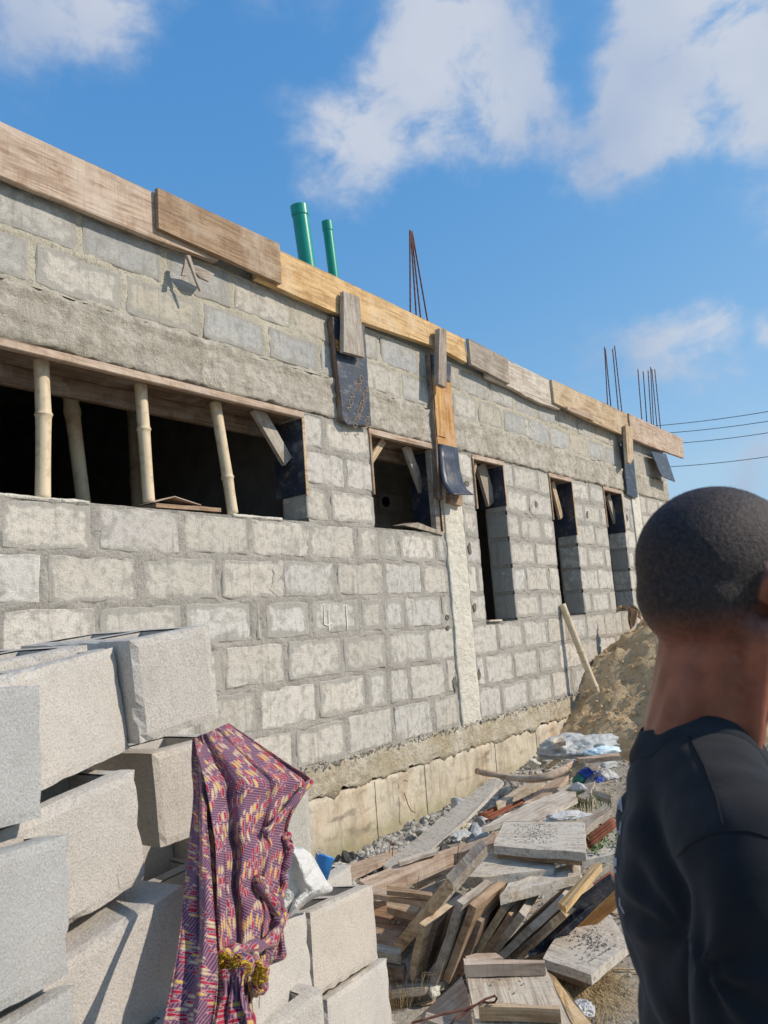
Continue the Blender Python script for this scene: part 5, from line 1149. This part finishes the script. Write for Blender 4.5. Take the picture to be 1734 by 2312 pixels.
head = [ell(hp(.002, 0, .010), (.098, .078, .089), FH, SH), ell(hp(-.030, 0, -.022), (.068, .068, .066), FH, SH), ell(hp(.045, 0, -.045), (.055, .060, .075), FH, SH), ell(hp(.045, 0, -.098), (.046, .050, .034), FH, SH),
        ell(hp(.084, 0, -.118), (.020, .022, .016), FH, SH), ell(hp(.098, 0, -.040), (.016, .011, .024), FH, SH), ell(hp(.108, 0, -.058), (.013, .017, .010), FH, SH), ell(hp(.086, 0, -.006), (.016, .050, .014), FH, SH),
        ell(hp(.096, 0, -.084), (.012, .024, .007), FH, SH), ell(hp(.094, 0, -.096), (.012, .020, .007), FH, SH),
        cap(hp(.02, .052, -.075), hp(.07, .03, -.112), .016, .014), cap(hp(.02, -.052, -.075), hp(.07, -.03, -.112), .016, .014)]
for s_ in (1, -1):
    er = Matrix.Rotation(s_ * .28, 3, 'Z') @ Matrix.Rotation(-.18, 3, 'Y')
    head += [ell(hp(.014, s_ * .077, -.028), (.021, .007, .032), FH, SH, rot=er), cap(hp(-.006, s_ * .084, -.010), hp(.020, s_ * .077, .002), .005, .005), cap(hp(-.006, s_ * .084, -.010), hp(.0, s_ * .079, -.052), .005, .006), cap(hp(.0, s_ * .078, -.054), hp(.018, s_ * .072, -.058), .007, .006)]
    head += [cap(hp(-.012, s_ * .058, -.068), bp(.034, s_ * .024, -.045), .018, .014), cap(hp(-.042, s_ * .022, -.060), bp(-.040, s_ * .030, -.02), .022, .026)]
neck = [cap(hp(-.016, 0, -.07), bp(.004, 0, -.03), .046, .049), cap(hp(-.036, 0, -.060), bp(-.036, 0, -.02), .031, .034), cap(bp(-.01, .03, -.045), bp(-.004, .150, -.105), .040, .034), cap(bp(-.01, -.03, -.045), bp(-.004, -.150, -.105), .040, .034),
        ell(bp(0, 0, -.19), (.098, .150, .15), FB, SB), ell(bp(.0, 0, -.42), (.092, .140, .20), FB, SB), cap(hp(.045, 0, -.095), bp(.036, 0, -.05), .016, .018), ell(bp(-.02, 0, -.06), (.07, .08, .05), FB, SB)]
arms = []
for s_ in (1, -1):
    sh = bp(.0, s_ * .160, -.110); el = bp(-.015, s_ * .205, -.36); wr = bp(.06, s_ * .215, -.60); arms += [cap(sh, el, .046, .036), cap(el, wr, .037, .025)]
    d = (wr - el).normalized(); palm = wr + d * .05; arms += [cap(wr + d * .012, wr + d * .075, .024, .026)]
    for i, (off, ln) in enumerate(((-.024, .062), (-.008, .072), (.008, .068), (.023, .052))):
        b0 = wr + d * .085 + FB * off; k1 = b0 + d * ln * .5 - SB * s_ * .006; k2 = k1 + d * ln * .45 - SB * s_ * .018; arms += [cap(b0 - d * .01, k1, .0095, .0085), cap(k1, k2, .0085, .007)]
    t0 = wr + d * .035 + FB * .022; t1 = t0 + d * .03 + FB * .022; arms += [cap(t0, t1, .012, .010), cap(t1, t1 + d * .03 + FB * .004, .010, .008)]
def skin_mat():
    m, k, b = new_mat('dark_skin', .48, .4); p = pos(k); hm = k.n('ShaderNodeAttribute', attribute_name='hair').outputs['Fac']
    n1 = k.noise(p, 30, 4, .6); n2 = k.noise(p, 150, 4, .7); n3 = k.noise(p, 210, 4, .75)
    skin = k.mix(k.mr(n1, .35, .65), (.235, .070, .036), (.35, .112, .058))
    hm2 = k.m('ADD', hm, k.m('MULTIPLY', k.m('SUBTRACT', n2, .5), .35)); hair = k.mix(k.mr(n3, .42, .62), (.011, .0075, .0065), (.052, .029, .023))
    k.set(b, 'Base Color', k.mix(k.mr(hm2, .15, .95, 0, 1, True), skin, hair)); k.set(b, 'Roughness', k.mr(hm2, .2, .8, .42, .62))
    k.set(b, 'Subsurface Weight', .06); k.set(b, 'Subsurface Radius', (.01, .004, .002)); k.set(b, 'Subsurface Scale', .5)
    bump(k, b, k.m('ADD', k.m('MULTIPLY', n2, .5), k.m('MULTIPLY', k.m('MULTIPLY', n3, hm), 3.0)), .0012, .6); return m
M_skin = skin_mat()
body = organic('body', head + neck + arms, .0050, 6, M_skin, man)
def head_local(v): d = v - Hc; return d.dot(FH), d.dot(SH), d.z
hv = []
def hairval(v):
    x, y, z = head_local(v)
    if z < -.14 or (v - Hc).length > .16: return 0.
    line = -.088 if x < -.02 else (-.088 + (x + .02) * 1.25 if x < .03 else -.02 + (x - .03) * 1.2)       # lower edge: nape, behind the ear, temple
    h = (z - line) / .080 + .22
    if x > .052: h = min(h, (z - .035 - (x - .052) * .9) / .02)
    if abs(y) > .068: h = min(h, ((((x - .014) / .026) ** 2 + ((z + .028) / .038) ** 2) - .9) * 2.0)
    return max(0., min(1., h))
at_ = body.data.attributes.new('hair', 'FLOAT', 'POINT'); at_.data.foreach_set('value', [hairval(v.co) for v in body.data.vertices])
# cropped hair: thousands of short curls
rh = random.Random(4); HV, HF = [], []
tri = [p_ for p_ in body.data.polygons if hairval(p_.center) > .35]
for p_ in tri:
    hvv = hairval(p_.center); cnt = 1
    vv = [body.data.vertices[i].co for i in p_.vertices]
    for _ in range(cnt):
        a, b_ = rh.random(), rh.random(); q = vv[0].lerp(vv[1], a).lerp((vv[3] if len(vv) > 3 else vv[2]).lerp(vv[2], a), b_)
        d = (p_.normal + Vector((rh.gauss(0, .5), rh.gauss(0, .5), rh.gauss(0, .5)))).normalized(); w_ = d.cross(Vector((rh.gauss(0, 1), rh.gauss(0, 1), rh.gauss(0, 1)))).normalized() * .00022
        L = (.0010 + .0014 * rh.random()) * (.5 + .5 * hvv); k = len(HV); HV += [q - w_, q + w_, q + d * L]; HF.append((k, k + 1, k + 2))
M_hair = simple('cropped_hair', (.010, .007, .006), (.022, .014, .012), 300, .8, .1, coords='pos')
me = bpy.data.meshes.new('hair'); me.from_pydata([tuple(v) for v in HV], [], HF); me.update(); link('hair', me, M_hair, man)
M_eye = simple('eye_white', (.7, .68, .64), (.6, .58, .55), 20, .2); M_iris = simple('iris', (.02, .01, .008), (.01, .01, .01), 20, .2)
for s_ in (1, -1):
    e_ = mesh('eye', *ell(hp(.0760, s_ * .030, -.024), (.0125, .0125, .0125), FH, SH), M_eye, man, smooth=True); mesh('iris', *ell(hp(.0850, s_ * .030, -.024), (.0045, .0055, .0055), FH, SH), M_iris, e_, smooth=True)
    mesh('eyebrow', *cap(hp(.100, s_ * .014, -.002), hp(.090, s_ * .046, -.001), .0032, .0024), M_hair, man, smooth=True)
mesh('beard', *merge([ell(hp(.078, 0, -.122), (.028, .032, .016), FH, SH), cap(hp(.03, .050, -.100), hp(.075, .024, -.124), .010, .012), cap(hp(.03, -.050, -.100), hp(.075, -.024, -.124), .010, .012)]), M_hair, man, smooth=True)
# T-shirt
def shirt_mat():
    m, k, b = new_mat('black_cotton', .95, .10); p = pos(k); n1 = k.noise(p, 12, 4, .6); n2 = k.noise(p, 500, 2, .6); n3 = k.noise(p, 130, 3, .7)
    c = k.mix(k.mr(n1, .35, .65), (.015, .015, .017), (.021, .021, .024)); c = k.mix(k.mr(n3, .72, .80, 0, .6), c, (.08, .085, .10))
    k.set(b, 'Base Color', c); k.set(b, 'Sheen Weight', .12); k.set(b, 'Sheen Roughness', .5); bump(k, b, n2, .0005, .5, bump(k, b, n1, .006, .35)); return m
M_shirt = shirt_mat()
sp_ = [ell(bp(-.004, 0, -.185), (.112, .172, .165), FB, SB), ell(bp(-.004, 0, -.36), (.106, .160, .22), FB, SB), ell(bp(.0, 0, -.54), (.110, .165, .16), FB, SB), cap(bp(-.012, .045, -.050), bp(-.004, .158, -.098), .060, .062), cap(bp(-.012, -.045, -.050), bp(-.004, -.158, -.098), .060, .062),
       ell(bp(-.012, 0, -.064), (.080, .085, .062), FB, SB), ell(bp(-.046, 0, -.080), (.045, .095, .080), FB, SB), cap(bp(-.048, .05, -.12), bp(-.046, .07, -.24), .058, .056), cap(bp(-.048, -.05, -.12), bp(-.046, -.07, -.24), .058, .056)]
for s_ in (1, -1): sp_ += [cap(bp(-.002, s_ * .176, -.115), bp(-.012, s_ * .212, -.315), .060, .066)]
crease = bp(-.062, .150, -.165)
def wrinkle(v, n_):
    d = v - Nb; x, y, z = d.dot(FB), d.dot(SB), d.z
    w_ = noise.fractal(Vector((x * 9 + z * 3, y * 9, z * 5.5)), .8, 2, 3) * .0045
    dr = (v - crease); r = dr.length; ang = math.atan2(dr.z, dr.dot(FB))
    w_ += math.sin(ang * 7 + 1) * .0045 * math.exp(-((r - .07) / .06) ** 2)
    if z < -.25: w_ += math.sin((x + y * .3) * 46 + z * 14) * .0035 * min(1, (-.25 - z) / .12)
    return w_ + .001
shirt = organic('t_shirt', sp_, .0062, 5, M_shirt, man, wrinkle)
bv = BVHTree.FromPolygons([v.co for v in shirt.data.vertices], [p_.vertices for p_ in shirt.data.polygons])
# ribbed collar
cs = []; cf = []; seg = 72; DN = Vector((0, 0, -1))
def top_z(x, y):
    h = bv.ray_cast(bp(x, y, .3), DN); return (h[0].z - Nb.z) if h[0] is not None else -.06
profc = [(1.20, -.004), (1.19, .0035), (1.10, .008), (1.0, .0115), (.965, .0125), (.94, .010), (.95, -.02)]
for sc, dz in profc:
    for k in range(seg):
        a = 2 * math.pi * k / seg; zb = sum(top_z(math.cos(a + o_) * .066 * min(sc, 1.15) - .006, math.sin(a + o_) * .061 * min(sc, 1.15)) for o_ in (-.12, 0, .12)) / 3
        cs.append(bp(math.cos(a) * .066 * sc - .006, math.sin(a) * .061 * sc, zb + dz))
for i in range(len(profc) - 1):
    for k in range(seg): cf.append((i * seg + k, i * seg + (k + 1) % seg, (i + 1) * seg + (k + 1) % seg, (i + 1) * seg + k))
M_rib = simple('ribbed_cotton', (.020, .024, .028), (.028, .032, .037), 40, .9, .2, coords='pos', bsc=300, bd=.0006)
mesh('collar', cs, cf, M_rib, man, smooth=True)
def cast(px, py, off=.0008):
    d = pix_dir(px, py).normalized()
    for sx in range(0, 60, 2):
        d = pix_dir(px + sx, py).normalized(); h = bv.ray_cast(CAM, d)
        if h[0] is not None: return h[0] + h[1] * off, h[1]
    return at(px, py, .85), Vector((0, 0, 1))
def seam(name, pts, r, m):
    P = []
    for a, b_ in zip(pts[:-1], pts[1:]):
        for t in range(6): P.append(cast(a[0] + (b_[0] - a[0]) * t / 6, a[1] + (b_[1] - a[1]) * t / 6, .0002)[0])
    return tube(name, P, r, m, man, 6)
M_seam = simple('seam_thread', (.004, .004, .006), (.008, .008, .010), 40)
seam('shoulder_seam', [(1556, 1664), (1590, 1730), (1618, 1805), (1636, 1880)], .0010, M_seam)
seam('sleeve_seam', [(1530, 1935), (1560, 1905), (1600, 1885), (1636, 1877), (1690, 1876), (1740, 1892), (1800, 1930)], .0011, M_seam)
M_tprint = simple('white_print', (.42, .46, .50), (.34, .38, .42), 60, .7)
def pr(pts, wpx):
    vs, fs = [], []
    L = []
    for a, b_ in zip(pts[:-1], pts[1:]):
        for t in range(5): L.append((a[0] + (b_[0] - a[0]) * t / 5, a[1] + (b_[1] - a[1]) * t / 5))
    L.append(pts[-1])
    dx, dy = pts[-1][0] - pts[0][0], pts[-1][1] - pts[0][1]; l = math.hypot(dx, dy); nx_, ny_ = -dy / l * wpx / 2, dx / l * wpx / 2
    for x, y in L:
        for s_ in (-1, 1): vs.append(cast(1372 + .15373 * (x + s_ * nx_), 1760 + .15373 * (y + s_ * ny_), .0016)[0])
    for i in range(len(L) - 1): fs.append((2 * i, 2 * i + 1, 2 * i + 3, 2 * i + 2))
    return vs, fs
mesh('back_print', *merge([pr([(150, 160), (145, 200)], 22), pr([(150, 235), (122, 390)], 16), pr([(172, 240), (150, 400)], 20), pr([(205, 240), (205, 270)], 12), pr([(185, 300), (188, 450)], 14), pr([(205, 290), (222, 480)], 24), pr([(68, 735), (188, 778)], 26), pr([(212, 625), (192, 820)], 14),
                          pr([(125, 1155), (125, 1280)], 52), pr([(128, 1320), (128, 1380)], 36), pr([(192, 1740), (200, 1850), (262, 1975)], 16)]), M_tprint, man)
# trousers and shoes (below the frame)
M_jean = simple('dark_denim', (.03, .035, .05), (.045, .05, .065), 60, coords='pos')
hz = -.66; leg = []
for s_ in (1, -1):
    hip = bp(0, s_ * .085, hz); kn = Vector((bp(.015, s_ * .10, 0).x, bp(.015, s_ * .10, 0).y, G0 + .46)); an = Vector((bp(0, s_ * .105, 0).x, bp(0, s_ * .105, 0).y, G0 + .10)); leg += [cap(hip, kn, .092, .066), cap(kn, an, .066, .052)]
leg += [ell(bp(0, 0, hz), (.110, .160, .12), FB, SB)]
organic('trousers', leg, .012, 4, M_jean, man)
for s_ in (1, -1):
    b0 = bp(-.05, s_ * .11, 0); b1 = bp(.14, s_ * .125, 0); b0.z = b1.z = G0 + .05; mesh('shoe', *cap(b0, b1, .045, .038), M_hair, man, smooth=True)
